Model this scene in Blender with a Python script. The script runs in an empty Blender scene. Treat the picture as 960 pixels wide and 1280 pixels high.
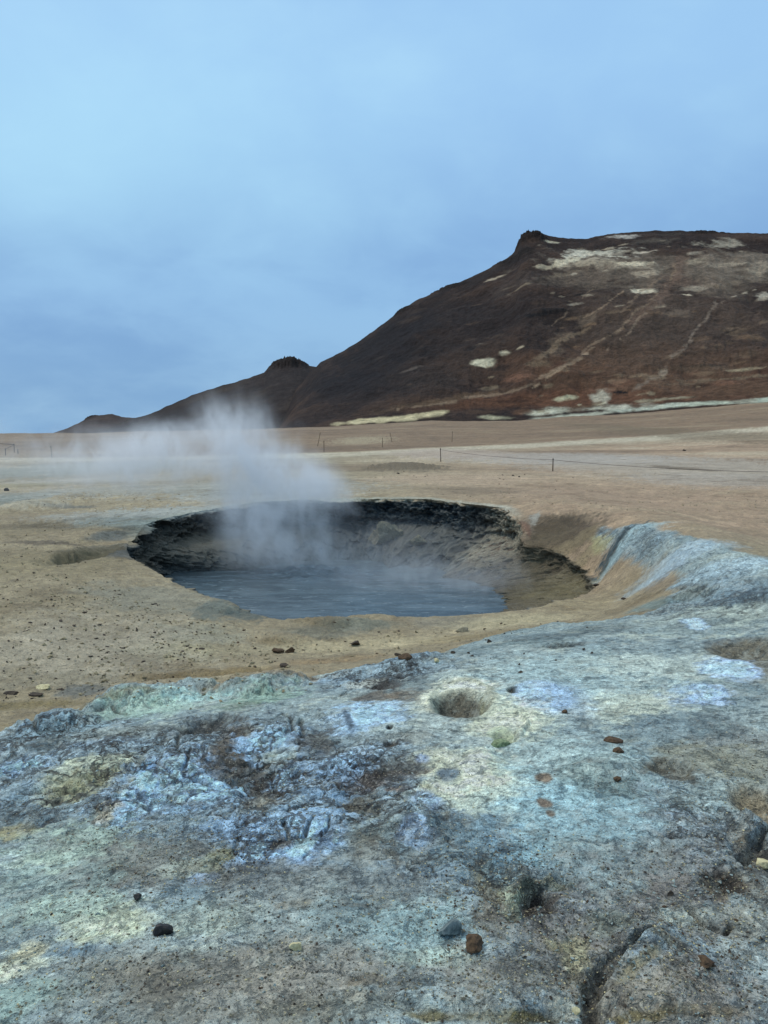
import bpy, bmesh, math, random
import numpy as np
from mathutils import Vector

# ------------------------------------------------------------------ camera, sky, sun, exposure
scene = bpy.context.scene
C = bpy.data.collections.new("place"); scene.collection.children.link(C)
EYE = 1.9
F = 967.0
PITCH = math.atan((640 - 543) / F)
cam_d = bpy.data.cameras.new("camera"); cam = bpy.data.objects.new("camera", cam_d)
C.objects.link(cam); scene.camera = cam
cam.location = (0, 0, EYE); cam.rotation_euler = (math.pi / 2 - PITCH, 0, 0)
cam_d.sensor_fit = 'VERTICAL'; cam_d.sensor_height = 24.0
cam_d.lens = 24.0 * F / 1280.0
cam_d.clip_start = 0.05; cam_d.clip_end = 20000

SUN_EL, SUN_AZ = math.radians(52), math.radians(-62)     # azimuth measured from +Y (ahead) to the right
sun_d = bpy.data.lights.new("sun", 'SUN'); sun = bpy.data.objects.new("sun", sun_d); C.objects.link(sun)
sun_d.energy = 1.45; sun_d.angle = math.radians(14); sun_d.color = (1.0, 0.93, 0.83)
sdir = Vector((math.sin(SUN_AZ) * math.cos(SUN_EL), math.cos(SUN_AZ) * math.cos(SUN_EL), math.sin(SUN_EL)))
sun.rotation_euler = sdir.to_track_quat('Z', 'Y').to_euler()

class NT:
    """small helper for node trees"""
    def __init__(s, tree): s.t = tree; s.t.nodes.clear()
    def n(s, typ, **kw):
        nd = s.t.nodes.new(typ)
        for k, v in kw.items():
            if k.startswith('i_'):
                key = k[2:]
                nd.inputs[int(key) if key.isdigit() else key.replace('_', ' ')].default_value = v
            else: setattr(nd, k, v)
        return nd
    def l(s, a, b): s.t.links.new(a, b)
    def val(s, x, sock):
        if hasattr(x, 'is_linked') or hasattr(x, 'links'): s.l(x, sock)
        else: sock.default_value = x
    def math(s, op, a, b=0.0, c=0.0, clamp=False):
        nd = s.n('ShaderNodeMath', operation=op, use_clamp=clamp)
        s.val(a, nd.inputs[0]); s.val(b, nd.inputs[1])
        if op in ('MULTIPLY_ADD', 'SMOOTH_MIN'): s.val(c, nd.inputs[2])
        return nd.outputs[0]
    def mix(s, fac, a, b, mode='MIX'):
        nd = s.n('ShaderNodeMix', data_type='RGBA', blend_type=mode)
        s.val(fac, nd.inputs[0]); s.val(a, nd.inputs[6]); s.val(b, nd.inputs[7])
        return nd.outputs[2]
    def ramp(s, x, lo, hi, a=0.0, b=1.0, smooth=True):
        nd = s.n('ShaderNodeMapRange'); nd.interpolation_type = 'SMOOTHSTEP' if smooth else 'LINEAR'
        s.val(x, nd.inputs[0]); nd.inputs[1].default_value = lo; nd.inputs[2].default_value = hi
        nd.inputs[3].default_value = a; nd.inputs[4].default_value = b
        return nd.outputs[0]
    def noise(s, vec, scale, detail=6, rough=0.55, dist=0.0, lac=2.0):
        nd = s.n('ShaderNodeTexNoise'); nd.inputs['Scale'].default_value = scale
        nd.inputs['Detail'].default_value = detail; nd.inputs['Roughness'].default_value = rough
        nd.inputs['Distortion'].default_value = dist; nd.inputs['Lacunarity'].default_value = lac
        s.l(vec, nd.inputs['Vector']); return nd
    def vor(s, vec, scale, feature='F1', rnd=1.0):
        nd = s.n('ShaderNodeTexVoronoi', feature=feature); nd.inputs['Scale'].default_value = scale
        nd.inputs['Randomness'].default_value = rnd
        s.l(vec, nd.inputs['Vector']); return nd

def lin(c):
    return tuple(((v / 255) / 12.92 if v / 255 <= 0.04045 else ((v / 255 + 0.055) / 1.055) ** 2.4) for v in c)

world = bpy.data.worlds.new("World"); scene.world = world; world.use_nodes = True
W = NT(world.node_tree)
geo = W.n('ShaderNodeNewGeometry')
tc = W.n('ShaderNodeTexCoord')
sky = W.n('ShaderNodeTexSky', sky_type='NISHITA', sun_disc=False)
sky.sun_elevation = SUN_EL; sky.sun_rotation = SUN_AZ
sky.air_density = 1.2; sky.dust_density = 1.5; sky.ozone_density = 2.0
sep = W.n('ShaderNodeSeparateXYZ'); W.l(tc.outputs['Generated'], sep.inputs[0])
zz = sep.outputs['Z']
# cloud layer as a plane overhead: direction divided by height
den = W.math('ADD', W.math('MAXIMUM', zz, 0.0), 0.35)
comb = W.n('ShaderNodeCombineXYZ')
W.l(W.math('DIVIDE', sep.outputs['X'], den), comb.inputs[0])
W.l(W.math('DIVIDE', sep.outputs['Y'], den), comb.inputs[1])
mp = W.n('ShaderNodeMapping'); mp.inputs['Location'].default_value = (3.1, 1.7, 0.4); mp.inputs['Scale'].default_value = (1, 1.0, 1)
W.l(comb.outputs[0], mp.inputs[0])
n1 = W.noise(mp.outputs[0], 1.35, 5, 0.5, 0.25).outputs[0]
n2 = W.noise(mp.outputs[0], 4.2, 6, 0.55, 0.35).outputs[0]
cl = W.math('ADD', W.math('MULTIPLY', n1, 0.72), W.math('MULTIPLY', n2, 0.28))
cl = W.ramp(cl, 0.38, 0.64)
low = W.mix(cl, (*lin((118, 164, 208)), 1), (*lin((142, 184, 220)), 1))
mid = W.mix(cl, (*lin((120, 162, 210)), 1), (*lin((144, 188, 228)), 1))
top = W.mix(cl, (*lin((156, 200, 240)), 1), (*lin((172, 216, 246)), 1))
c1 = W.mix(W.ramp(zz, -0.02, 0.22), low, mid)
c2 = W.mix(W.ramp(zz, 0.14, 0.42), c1, top)
# a thinner, brighter stretch of cloud high on the left
tw_ = W.noise(tc.outputs['Generated'], 2.6, 5, 0.55, 0.3); vm_ = W.n('ShaderNodeVectorMath', operation='MULTIPLY_ADD')
W.l(tw_.outputs['Color'], vm_.inputs[0]); vm_.inputs[1].default_value = (.30, .30, .30)
sc_ = W.n('ShaderNodeMapping'); sc_.inputs['Scale'].default_value = (.8, 1, 2.0); W.l(tc.outputs['Generated'], sc_.inputs[0]); W.l(sc_.outputs[0], vm_.inputs[2])
ds_ = W.n('ShaderNodeVectorMath', operation='DISTANCE'); W.l(vm_.outputs[0], ds_.inputs[0]); ds_.inputs[1].default_value = (-.33 * .8 + .15, .89 + .15, .325 * 2 + .15)
c2 = W.mix(W.ramp(ds_.outputs['Value'], 0.36, .02, 0, .45), c2, (*lin((182, 232, 252)), 1))
zen = W.mix(W.ramp(zz, 0.6, 1.0), c2, (0.90, 0.95, 0.99, 1))
bg1 = W.n('ShaderNodeBackground'); W.l(sky.outputs[0], bg1.inputs[0]); bg1.inputs[1].default_value = 0.09
bg2 = W.n('ShaderNodeBackground'); W.l(zen, bg2.inputs[0]); bg2.inputs[1].default_value = 1.08
mx = W.n('ShaderNodeMixShader'); mx.inputs[0].default_value = 0.9
W.l(bg1.outputs[0], mx.inputs[1]); W.l(bg2.outputs[0], mx.inputs[2])
wo = W.n('ShaderNodeOutputWorld'); W.l(mx.outputs[0], wo.inputs[0])

scene.view_settings.view_transform = 'Standard'; scene.view_settings.look = 'None'
scene.view_settings.exposure = 0.0; scene.view_settings.gamma = 1.0
scene.cycles.max_bounces = 6; scene.cycles.volume_bounces = 4
scene.cycles.use_denoising = True

# ------------------------------------------------------------------ noise in numpy
def _hash(ix, iy, seed):
    h = (ix.astype(np.int64) * 374761393 + iy.astype(np.int64) * 668265263 + seed * 1442695041) & 0xffffffff
    h = ((h ^ (h >> 13)) * 1274126177) & 0xffffffff
    return h ^ (h >> 16)
_ang = np.linspace(0, 2 * np.pi, 256, endpoint=False)
_GX, _GY = np.cos(_ang), np.sin(_ang)
def perlin(x, y, seed=0):
    ix = np.floor(x); iy = np.floor(y); fx = x - ix; fy = y - iy
    u = fx * fx * fx * (fx * (fx * 6 - 15) + 10); v = fy * fy * fy * (fy * (fy * 6 - 15) + 10)
    def g(dx, dy):
        h = _hash(ix + dx, iy + dy, seed) & 255
        return _GX[h] * (fx - dx) + _GY[h] * (fy - dy)
    a, b, c, d = g(0, 0), g(1, 0), g(0, 1), g(1, 1)
    return (a + u * (b - a) + v * ((c + u * (d - c)) - (a + u * (b - a)))) * 1.5
def fbm(x, y, f, octv, seed=0, gain=0.5, ridged=False):
    s = np.zeros_like(x); a = 1.0; tot = 0.0
    ca, sa = math.cos(0.6), math.sin(0.6)
    x = x * f; y = y * f
    for o in range(octv):
        n = perlin(x + 17.3 * o, y - 9.1 * o, seed + o * 31)
        if ridged: n = 1 - 2 * np.abs(n)
        s += a * n; tot += a; a *= gain
        x, y = (x * ca - y * sa) * 2.03, (x * sa + y * ca) * 2.03
    return s / tot
def cells(x, y, f, seed):
    """plate pattern: distance to the nearest joint (0 at the joint)"""
    x = x * f; y = y * f; ix = np.floor(x); iy = np.floor(y)
    f1 = np.full(x.shape, 9.0); f2 = np.full(x.shape, 9.0)
    for dx in (-1, 0, 1):
        for dy in (-1, 0, 1):
            h = _hash(ix + dx, iy + dy, seed)
            px = ix + dx + (h & 1023) / 1023.0; py = iy + dy + ((h >> 10) & 1023) / 1023.0
            d = np.hypot(x - px, y - py)
            f2 = np.minimum(f2, np.maximum(f1, d)); f1 = np.minimum(f1, d)
    return f2 - f1
def sstep(a, b, x):
    t = np.clip((x - a) / (b - a), 0, 1); return t * t * (3 - 2 * t)

# ------------------------------------------------------------------ the picture's rays and the terrain's large form
CP, SP = math.cos(PITCH), math.sin(PITCH)
def ray(px, py):
    a = (px - 480) / F; b = (640 - py) / F
    return np.array([a, CP + b * SP, -SP + b * CP])
def at_z(px, py, z):
    d = ray(px, py); t = (z - EYE) / d[2]
    return np.array([d[0] * t, d[1] * t])

# measured levels: picture point and height above the plain
LEVELS = [
 (0,1280,.26),(250,1280,.28),(480,1280,.30),(750,1280,.28),(960,1280,.30),(-250,1280,.2),(1250,1280,.3),
 (0,1120,.18),(240,1120,.24),(480,1120,.27),(720,1100,.29),(960,1100,.30),(-250,1050,.05),(1250,1000,.35),
 (0,1010,.08),(150,1000,.12),(300,990,.14),(450,970,.18),(620,960,.24),(800,940,.28),(960,920,.32),
 (0,950,-.02),(120,925,.02),(240,905,.02),(350,890,.04),(480,865,.06),(620,850,.14),(760,830,.18),(900,830,.25),
 (560,822,-.02),(660,800,.02),(760,785,.05),(860,745,.2),(960,760,.34),
 (850,690,.34),(900,700,.42),(960,716,.46),(780,668,.24),(1150,790,.5),
 (0,885,-.30),(100,870,-.32),(200,850,-.36),(300,832,-.42),(400,815,-.46),(500,800,-.47),(600,785,-.45),(690,765,-.42),(770,752,-.34),(800,732,-.16),(790,700,.02),
 (0,800,-.22),(150,790,-.32),(250,775,-.42),(330,782,-.48),(450,777,-.5),(600,772,-.46),(690,752,-.42),
 (0,730,-.08),(100,735,-.16),(180,730,-.28),(0,690,.0),(80,690,-.04),(140,690,-.08),(-200,700,.05),(-200,850,-.2),
 (0,655,.05),(100,655,.05),(150,660,.05),(200,648,.1),(260,637,.17),(330,630,.22),(400,624,.26),(520,624,.30),(600,631,.27),(680,643,.22),(740,655,.17),(690,645,.21),(655,688,-.33),(680,690,-.35),(705,694,-.36),(735,700,-.35),(765,712,-.31),(762,738,-.36),(700,667,-.06),(735,676,-.06),(670,662,-.03),
 (0,620,.05),(200,615,.2),(400,605,.28),(600,610,.28),(800,630,.2),(900,660,.2),(1000,690,.2),(1150,680,.3),
 (0,590,.0),(300,585,.2),(500,585,.3),(700,595,.3),(960,620,.3),(1200,640,.3),(-200,600,.0),
]
P = np.array([[*at_z(px, py, z), z] for px, py, z in LEVELS])
def uv(x, y):
    d = np.sqrt(x * x + y * y) + 1e-6
    return np.arctan2(x, y) * 3.0, np.log(d) * 1.6
def tps(r2): return 0.5 * r2 * np.log(r2 + 1e-9)
_u, _v = uv(P[:, 0], P[:, 1])
_n = len(P)
_K = tps((_u[:, None] - _u) ** 2 + (_v[:, None] - _v) ** 2) + np.eye(_n) * 0.004
_Q = np.stack([np.ones(_n), _u, _v], 1)
_A = np.block([[_K, _Q], [_Q.T, np.zeros((3, 3))]])
_w = np.linalg.solve(_A, np.concatenate([P[:, 2], np.zeros(3)]))
def base_near(x, y):
    u, v = uv(x, y); s = _w[_n] + _w[_n + 1] * u + _w[_n + 2] * v
    for i in range(_n):
        s += _w[i] * tps((u - _u[i]) ** 2 + (v - _v[i]) ** 2)
    return s
FOOT = np.array([(-3000, 543), (-400, 543), (100, 541.5), (330, 536), (400, 534), (540, 526), (640, 526), (700, 522), (800, 516), (960, 503), (1250, 488), (2500, 480)])
def px_az(px, py=540):
    d = ray(px, py); return math.atan2(d[0], d[1])
_faz = np.array([px_az(p[0], p[1]) for p in FOOT]); _fte = np.array([ray(*p)[2] / math.hypot(*ray(*p)[:2]) for p in FOOT])
RF = 215.0
def base(x, y):
    d = np.hypot(x, y); az = np.arctan2(x, y)
    zf = EYE + np.interp(az, _faz, _fte) * RF
    zf = np.where(np.abs(az) > 1.4, 0.2, zf)
    front = sstep(1.9, 0.75, np.abs(az))
    nearz = np.clip(base_near(x, y), -.6, .7) * front * sstep(0.4, 1.6, d) + 0.28 * (1 - front * sstep(0.4, 1.6, d)) * sstep(14, 4, d)
    plain = 0.28 * sstep(-0.5, 0.1, az) * front
    w = sstep(22, 48, d)
    t = np.clip((d - 42) / (RF - 42), 0, 1)
    far = plain + (zf - plain) * (t ** 1.5)
    far = np.where(d > RF, zf, far)
    return nearz * (1 - w) + far * w

def unproject(px, py, fn=base, lo=1.2, hi=400.0):
    """first meeting of a sight line with the ground"""
    d = ray(px, py); k = math.hypot(d[0], d[1])
    r = np.geomspace(lo, hi, 1400)
    X = d[0] / k * r; Y = d[1] / k * r; Z = EYE + d[2] / k * r
    g = fn(X, Y); idx = np.argmax(g >= Z)
    if g[idx] < Z[idx]: idx = len(r) - 1
    return np.array([X[idx], Y[idx]]), r[idx], Z[idx]

# ------------------------------------------------------------------ the steaming pit: rim and water line
RIM = [(158,688),(168,670),(205,649),(250,639),(300,632),(380,626),(450,624),(520,624),(580,630),(634,637),(648,648),(653,683),(680,687),(703,692),(725,699),(741,711),
       (747,727),(737,741),(715,750),(690,756),(650,765),(600,770),(540,772),(470,768),(420,773),(360,776),(318,768),(275,752),(225,732),(190,714),(166,700)]
rim = np.array([unproject(a, b)[0] for a, b in RIM])
PC = np.array([-0.45, 14.0])
WATER_Z = -0.93
def polar(pts):
    d = pts - PC; th = np.arctan2(d[:, 1], d[:, 0]); r = np.hypot(d[:, 0], d[:, 1])
    o = np.argsort(th); return th[o], r[o]
_rt, _rr = polar(rim)
def periodic(th, t, r):
    tt = np.concatenate([t - 2 * np.pi, t, t + 2 * np.pi]); rr = np.concatenate([r, r, r])
    return np.interp(th, tt, rr)
_TH = np.linspace(-np.pi, np.pi, 721)[:-1]
def smoothed(r, k):
    w = np.hanning(k * 2 + 3)[1:-1]; w /= w.sum()
    rr = np.concatenate([r[-k - 2:], r, r[:k + 2]]); return np.convolve(rr, w, 'same')[k + 2:-(k + 2)]
_R = smoothed(periodic(_TH, _rt, _rr), 7)
_R = _R + 0.10 * fbm(np.cos(_TH) * 3, np.sin(_TH) * 3, 1.3, 4, 5) + 0.016 * fbm(np.cos(_TH) * 3, np.sin(_TH) * 3, 6, 3, 8)
def rim_r(th): return periodic(th, _TH, _R)
BOT = [(200,713),(230,711),(280,706),(330,702),(400,698),(480,700),(540,708),(590,722),(628,738),(645,750),(650,764),(640,778),(615,790)]
bot = np.array([at_z(a, b, WATER_Z) for a, b in BOT])
def pit_inside(x, y):
    th = np.arctan2(y - PC[1], x - PC[0]); return rim_r(th) - np.hypot(x - PC[0], y - PC[1])

# ------------------------------------------------------------------ crust outline, relief marks
CRUST = [(-300,1000),(-100,945),(0,926),(40,916),(75,900),(120,888),(165,874),(200,868),(235,857),(262,866),(300,853),(335,848),(380,856),(430,840),(470,836),
         (505,822),(545,826),(590,806),(640,790),(700,780),(760,778),(805,772),(832,752),(845,725),(832,704),(800,703),(765,694),(742,676),(752,660),(800,658),(850,668),(900,682),(960,702),(1150,770),(1500,900),(1700,1700),(-700,1700)]
def crust_pts():
    out = []
    for a, b in CRUST:
        if b <= 1280: out.append(unproject(a, b)[0])
        else: out.append(np.array([8.0 if a > 0 else -8.0, -5.0]))
    return np.array(out)
crust = crust_pts()
def sd_poly(x, y, poly):
    """signed distance, positive inside"""
    d2 = np.full(x.shape, 1e9); ins = np.zeros(x.shape, bool)
    n = len(poly)
    for i in range(n):
        ax, ay = poly[i]; bx, by = poly[(i + 1) % n]
        ex, ey = bx - ax, by - ay; wx, wy = x - ax, y - ay
        t = np.clip((wx * ex + wy * ey) / (ex * ex + ey * ey + 1e-12), 0, 1)
        d2 = np.minimum(d2, (wx - ex * t) ** 2 + (wy - ey * t) ** 2)
        c = ((ay <= y) & (by > y)) | ((by <= y) & (ay > y))
        with np.errstate(divide='ignore', invalid='ignore'):
            xc = ax + (y - ay) / (by - ay if by != ay else 1e-9) * ex
        ins ^= c & (x < xc)
    return np.where(ins, 1, -1) * np.sqrt(d2)

def foot(px, py, rx, ry, rot=0.0):
    """centre and ground radii of a mark seen at a picture point"""
    c, r, z = unproject(px, py)
    h = max(EYE - z, 0.4)
    s = math.hypot(r, h) / F
    return c, rx * s, ry * s * math.hypot(r, h) / h, rot
def foot_full(px, py, rx, ry, rot=0.0):
    c, r, z = unproject(px, py)
    if r < 30:
        d = ray(px, py); k = math.hypot(d[0], d[1])
        rr = np.linspace(r * .72, r * 1.25, 160)
        X = d[0] / k * rr; Y = d[1] / k * rr; Z = EYE + d[2] / k * rr
        g = height(X, Y); i = int(np.argmax(g >= Z))
        if g[i] >= Z[i]: c = np.array([X[i], Y[i]]); r = rr[i]; z = Z[i]
        ext = []
        for q in (py - ry, py + ry):          # how far the mark reaches along the real slope of the ground
            dq = ray(px, q); Zq = EYE + dq[2] / math.hypot(dq[0], dq[1]) * rr
            k_ = int(np.argmax(g >= Zq)); ext.append(rr[k_] if g[k_] >= Zq[k_] else rr[-1])
        h = max(EYE - z, 0.4); s = math.hypot(r, h) / F
        flat_ = ry * s * math.hypot(r, h) / h
        return c, rx * s, float(np.clip(abs(ext[0] - ext[1]) / 2, flat_ * .25, flat_ * 1.2)), rot
    h = max(EYE - z, 0.4)
    s = math.hypot(r, h) / F
    return c, rx * s, ry * s * math.hypot(r, h) / h, rot
class Marks:
    """ground marks (centre, radii, turn): falloff in metres, with ragged outline"""
    def __init__(s, rows, fn=foot): s.m = [(fn(*r[:5]), r[5:]) for r in rows]
    def run(s, x, y, wx, wy):
        for (c, rx, ry, rot), ex in s.m:
            R = max(rx, ry) * 1.9
            idx = np.nonzero((np.abs(x - c[0]) < R) & (np.abs(y - c[1]) < R))[0]
            if not len(idx): continue
            k = ex[-1]                       # raggedness
            X = x[idx] - c[0] + wx[idx] * k * min(rx, ry); Y = y[idx] - c[1] + wy[idx] * k * min(rx, ry)
            ca, sa = math.cos(math.radians(rot)), math.sin(math.radians(rot))
            u = (X * ca + Y * sa) / rx; v = (-X * sa + Y * ca) / ry
            yield idx, np.hypot(u, v), ex

# relief: px, py, rx, ry, turn, height, edge(0 soft .. 1 hard), raggedness
RELIEF = [
 (70,915,55,16,0,.10,.2,.5),(135,893,45,12,10,.06,.2,.5),(185,884,60,20,0,.13,.2,.5),(245,868,35,10,0,.09,.3,.4),(330,866,55,20,0,.12,.2,.5),(30,945,50,14,0,.05,.2,.5),
 (265,902,42,22,0,-.13,.3,.7),(505,838,60,14,0,.06,.2,.5),(430,852,40,10,0,.04,.2,.5),
 (210,970,90,26,0,.06,.1,.6),(90,975,60,24,0,.05,.1,.6),(330,985,45,30,10,-.05,.4,.7),(385,915,38,22,0,-.035,.4,.7),(345,925,60,20,0,.04,.1,.6),
 (440,1005,32,26,0,-.03,.4,.7),(470,855,30,16,0,-.04,.4,.7),
 (575,880,52,30,0,.010,.1,.4),(575,882,30,15,0,-.22,.75,.35),
 (627,926,13,8,0,-.05,.7,.3),(672,868,44,22,0,.03,.1,.3),(862,866,48,20,0,.035,.1,.4),(905,833,34,16,0,.02,.1,.4),
 (520,1040,28,28,20,.04,.3,.5),(460,1042,60,26,10,.02,.2,.6),(380,1042,60,26,0,.03,.2,.6),
 (930,808,36,14,0,-.12,.6,.5),(770,683,34,14,0,.05,.2,.6),(870,748,22,8,0,-.06,.4,.6),(700,812,40,8,10,-.03,.4,.6),
 (660,1125,34,16,10,-.07,.7,.6),(690,1118,34,10,0,-.05,.6,.6),(620,1120,34,44,20,-.03,.5,.8),
 (948,1010,22,22,0,-.10,.7,.5),(945,1070,34,30,10,-.04,.5,.7),(905,1110,28,14,20,-.05,.5,.6),(925,1040,26,10,40,.03,.3,.5),
(800,1205,60,14,35,.035,.3,.5),(840,1225,60,60,0,.02,.2,.5),(640,960,30,18,0,-.012,.5,.5),
 (750,960,50,30,0,.03,.1,.6),(830,960,34,10,-20,-.035,.4,.6),(600,965,34,20,0,.015,.3,.5),
 (660,1270,60,14,0,.03,.4,.6),(810,1268,60,12,0,.025,.4,.6),(540,1268,50,10,0,.025,.4,.6),(870,1240,20,10,0,.02,.3,.5),
 (575,855,30,7,0,.03,.3,.4),
 (105,688,26,11,-10,-.22,.3,.4),(150,672,40,9,-20,-.10,.2,.4),
 (790,706,40,12,0,-.10,.2,.4),(725,720,30,14,0,-.12,.3,.4),(60,632,40,7,0,.10,.2,.5),(20,636,30,6,0,.08,.2,.5),(90,622,26,4,0,.12,.2,.5),
 (505,585,55,4,0,.25,.1,.4),(60,655,60,4,0,-.05,.3,.5),
 (310,875,30,12,0,.05,.4,.8),(15,1000,50,20,0,.03,.3,.6),(140,1010,50,24,0,.03,.3,.6),
 (350,800,50,6,10,.05,.3,.7),(240,845,120,5,14,-.04,.3,.5),(420,780,60,6,0,.05,.3,.7),(270,758,34,10,-10,.05,.3,.7),
]
HOLES = [(577,889,34,18,0,-.13,.55,.12,(62,54,46)),(632,931,15,8,0,-.045,.3,.1,(132,144,96)),(930,818,38,13,0,-.10,.2,.2,(112,104,88)),(668,1124,18,9,10,-.07,.4,.3,(26,26,24)),(672,1140,26,14,10,-.04,.6,.6,(76,70,66)),
 (950,1018,24,20,0,-.07,.3,.2,(136,120,96)),(900,1118,20,9,20,-.04,.3,.3,(84,76,66)),(262,912,38,18,0,-.09,.2,.4,(70,70,66)),(482,863,22,9,0,-.04,.3,.4,(74,72,70)),(487,940,9,4,0,-.03,.6,.4,(84,68,52)),(487,918,4,3,0,-.03,.7,.2,(20,20,22)),
 (640,873,6,5,0,-.04,.7,.3,(40,42,44)),(106,694,24,10,-10,-.20,.3,.4,(98,90,70)),(700,812,26,4,8,-.03,.6,.6,(52,56,58)),(835,973,30,9,-18,-.04,.4,.6,(96,94,84))]
RELIEF = [r for r in RELIEF if not any(abs(r[0]-h[0])<14 and abs(r[1]-h[1])<22 and r[5]<0 for h in HOLES)]
RELIEF += [h[:8] for h in HOLES]
relief = Marks(RELIEF)
HOLE_TINTS = [(h[0],h[1],h[2]*1.12,h[3]*1.18,h[4],h[8],.9,.6,h[7]+.2) for h in HOLES]  # hole insides coloured, the jagged cavity almost black
GROOVES = [([(738,1300),(738,1268),(750,1240),(775,1216),(812,1196)],9,-.045,(70,70,66),.85),
 ([(224,925),(221,945),(224,962)],2.2,-.02,(40,46,54),.9),([(150,985),(165,972),(196,976),(214,985)],2.2,-.015,(46,54,62),.8),([(238,955),(232,985),(262,992)],2,-.015,(46,54,62),.8),
 ([(376,905),(378,930)],3,-.02,(48,50,54),.8),([(505,925),(540,920),(585,924)],2.5,-.015,(78,90,100),.8),([(355,1045),(362,1062),(380,1060),(392,1038)],3,-.02,(60,64,66),.8),
 ([(400,1062),(410,1050),(412,1035)],3,-.02,(52,54,56),.8),([(300,985),(312,1000),(330,1006)],3,-.02,(56,60,62),.8),([(862,1150),(880,1168),(905,1180),(912,1170)],3,-.03,(74,70,66),.8),
 ([(925,1080),(938,1062),(948,1050),(960,1046)],6,-.05,(66,66,66),.85),([(415,880),(440,868),(470,862),(500,870)],3,-.02,(66,70,72),.7),([(340,905),(352,898),(364,905),(366,925)],2.5,-.02,(60,66,72),.8),
 ([(120,900),(140,896),(160,902)],3,-.03,(52,60,66),.8),([(30,905),(45,925),(60,930),(80,922)],3,-.03,(54,64,72),.8),([(270,860),(255,885)],3,.02,(150,170,170),.3),
 ([(300,1055),(290,1075),(315,1085)],2.5,-.015,(70,76,78),.7),([(645,900),(660,915),(648,930)],3,.02,(180,196,190),.5),([(655,1118),(640,1140),(648,1160)],4,.03,(160,178,150),.8),([(655,1115),(685,1108),(715,1122)],4,.03,(160,178,150),.7),
 ([(560,862),(590,860),(612,870),(618,885)],6,.012,(176,184,160),.8),([(548,866),(541,880),(548,895)],5,.01,(170,186,176),.7),([(603,880),(606,890)],3,.0,(150,148,116),.5)]
GR = [(np.array([unproject(*q)[0] if q[1] < 1281 else unproject(q[0], 1280)[0] + np.array([0, -.12]) for q in pts]), wd, dz, k, s_) for pts, wd, dz, k, s_ in GROOVES]
def groove_run(x, y, wx, wy):
    for pts, wd, dz, k, s_ in GR:
        r = np.hypot(*pts.mean(0)); w_ = wd * math.hypot(r, 1.6) / F
        if wd > 8: w_ *= .8
        lo, hi = pts.min(0) - w_ * 4, pts.max(0) + w_ * 4
        idx = np.nonzero((x > lo[0]) & (x < hi[0]) & (y > lo[1]) & (y < hi[1]))[0]
        if not len(idx): continue
        X = x[idx] + wx[idx] * w_ * 1.4; Y = y[idx] + wy[idx] * w_ * 1.4
        dm = np.full(len(idx), 1e9)
        for (ax, ay), (bx, by) in zip(pts[:-1], pts[1:]):
            ex, ey = bx - ax, by - ay; t = np.clip(((X - ax) * ex + (Y - ay) * ey) / (ex * ex + ey * ey + 1e-9), 0, 1)
            dm = np.minimum(dm, np.hypot(X - ax - ex * t, Y - ay - ey * t))
        wl = w_ * (1 + .9 * wx[idx] + .5 * wy[idx]).clip(.15, 2)
        yield idx, sstep(wl * 1.5, wl * .3, dm), dz, k, s_

def fields(x, y):
    """noise fields and masks shared by height and colour"""
    d = np.hypot(x, y)
    f = {}
    f['d'] = d
    f['wx'] = fbm(x, y, 2.6, 4, 11) + 0.6 * fbm(x, y, 14, 3, 12)
    f['wy'] = fbm(x, y, 2.6, 4, 21) + 0.6 * fbm(x, y, 14, 3, 22)
    m = sd_poly(x, y, crust)
    f['sd'] = m
    m = m + 0.12 * f['wx'] + 0.05 * fbm(x, y, 9, 3, 33)
    f['crust'] = sstep(-0.06, 0.10, m)
    f['big'] = fbm(x, y, 0.55, 4, 41)
    f['mid'] = fbm(x, y, 2.1, 5, 42, 0.55)
    f['rid'] = fbm(x + 0.1 * f['wx'], y + 0.1 * f['wy'], 3.0, 5, 43, 0.55, True)
    f['fine'] = fbm(x, y, 13, 4, 44, 0.6)
    f['rid2'] = fbm(x + 0.03 * f['wy'], y + 0.03 * f['wx'], 11, 4, 45, 0.6, True)
    f['veryfar'] = fbm(x, y, 0.07, 5, 46)
    e1 = np.full(x.shape, .5); e2 = np.full(x.shape, .5); nr = (d < 9) & (f['crust'] > .02)
    if nr.any():
        X, Y = x[nr] + .045 * f['wx'][nr], y[nr] + .045 * f['wy'][nr]
        e1[nr] = cells(X, Y, 4.6, 91); e2[nr] = cells(X + .02 * f['fine'][nr], Y, 13, 92)
    f['gate'] = sstep(-.25, .15, f['wy'] + .5 * f['mid'])
    f['e1'], f['e2'] = e1, e2
    # how rough: the left mass of the crust is broken and lumpy, the right dome smooth, the bottom a gritty slope
    return f

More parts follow.
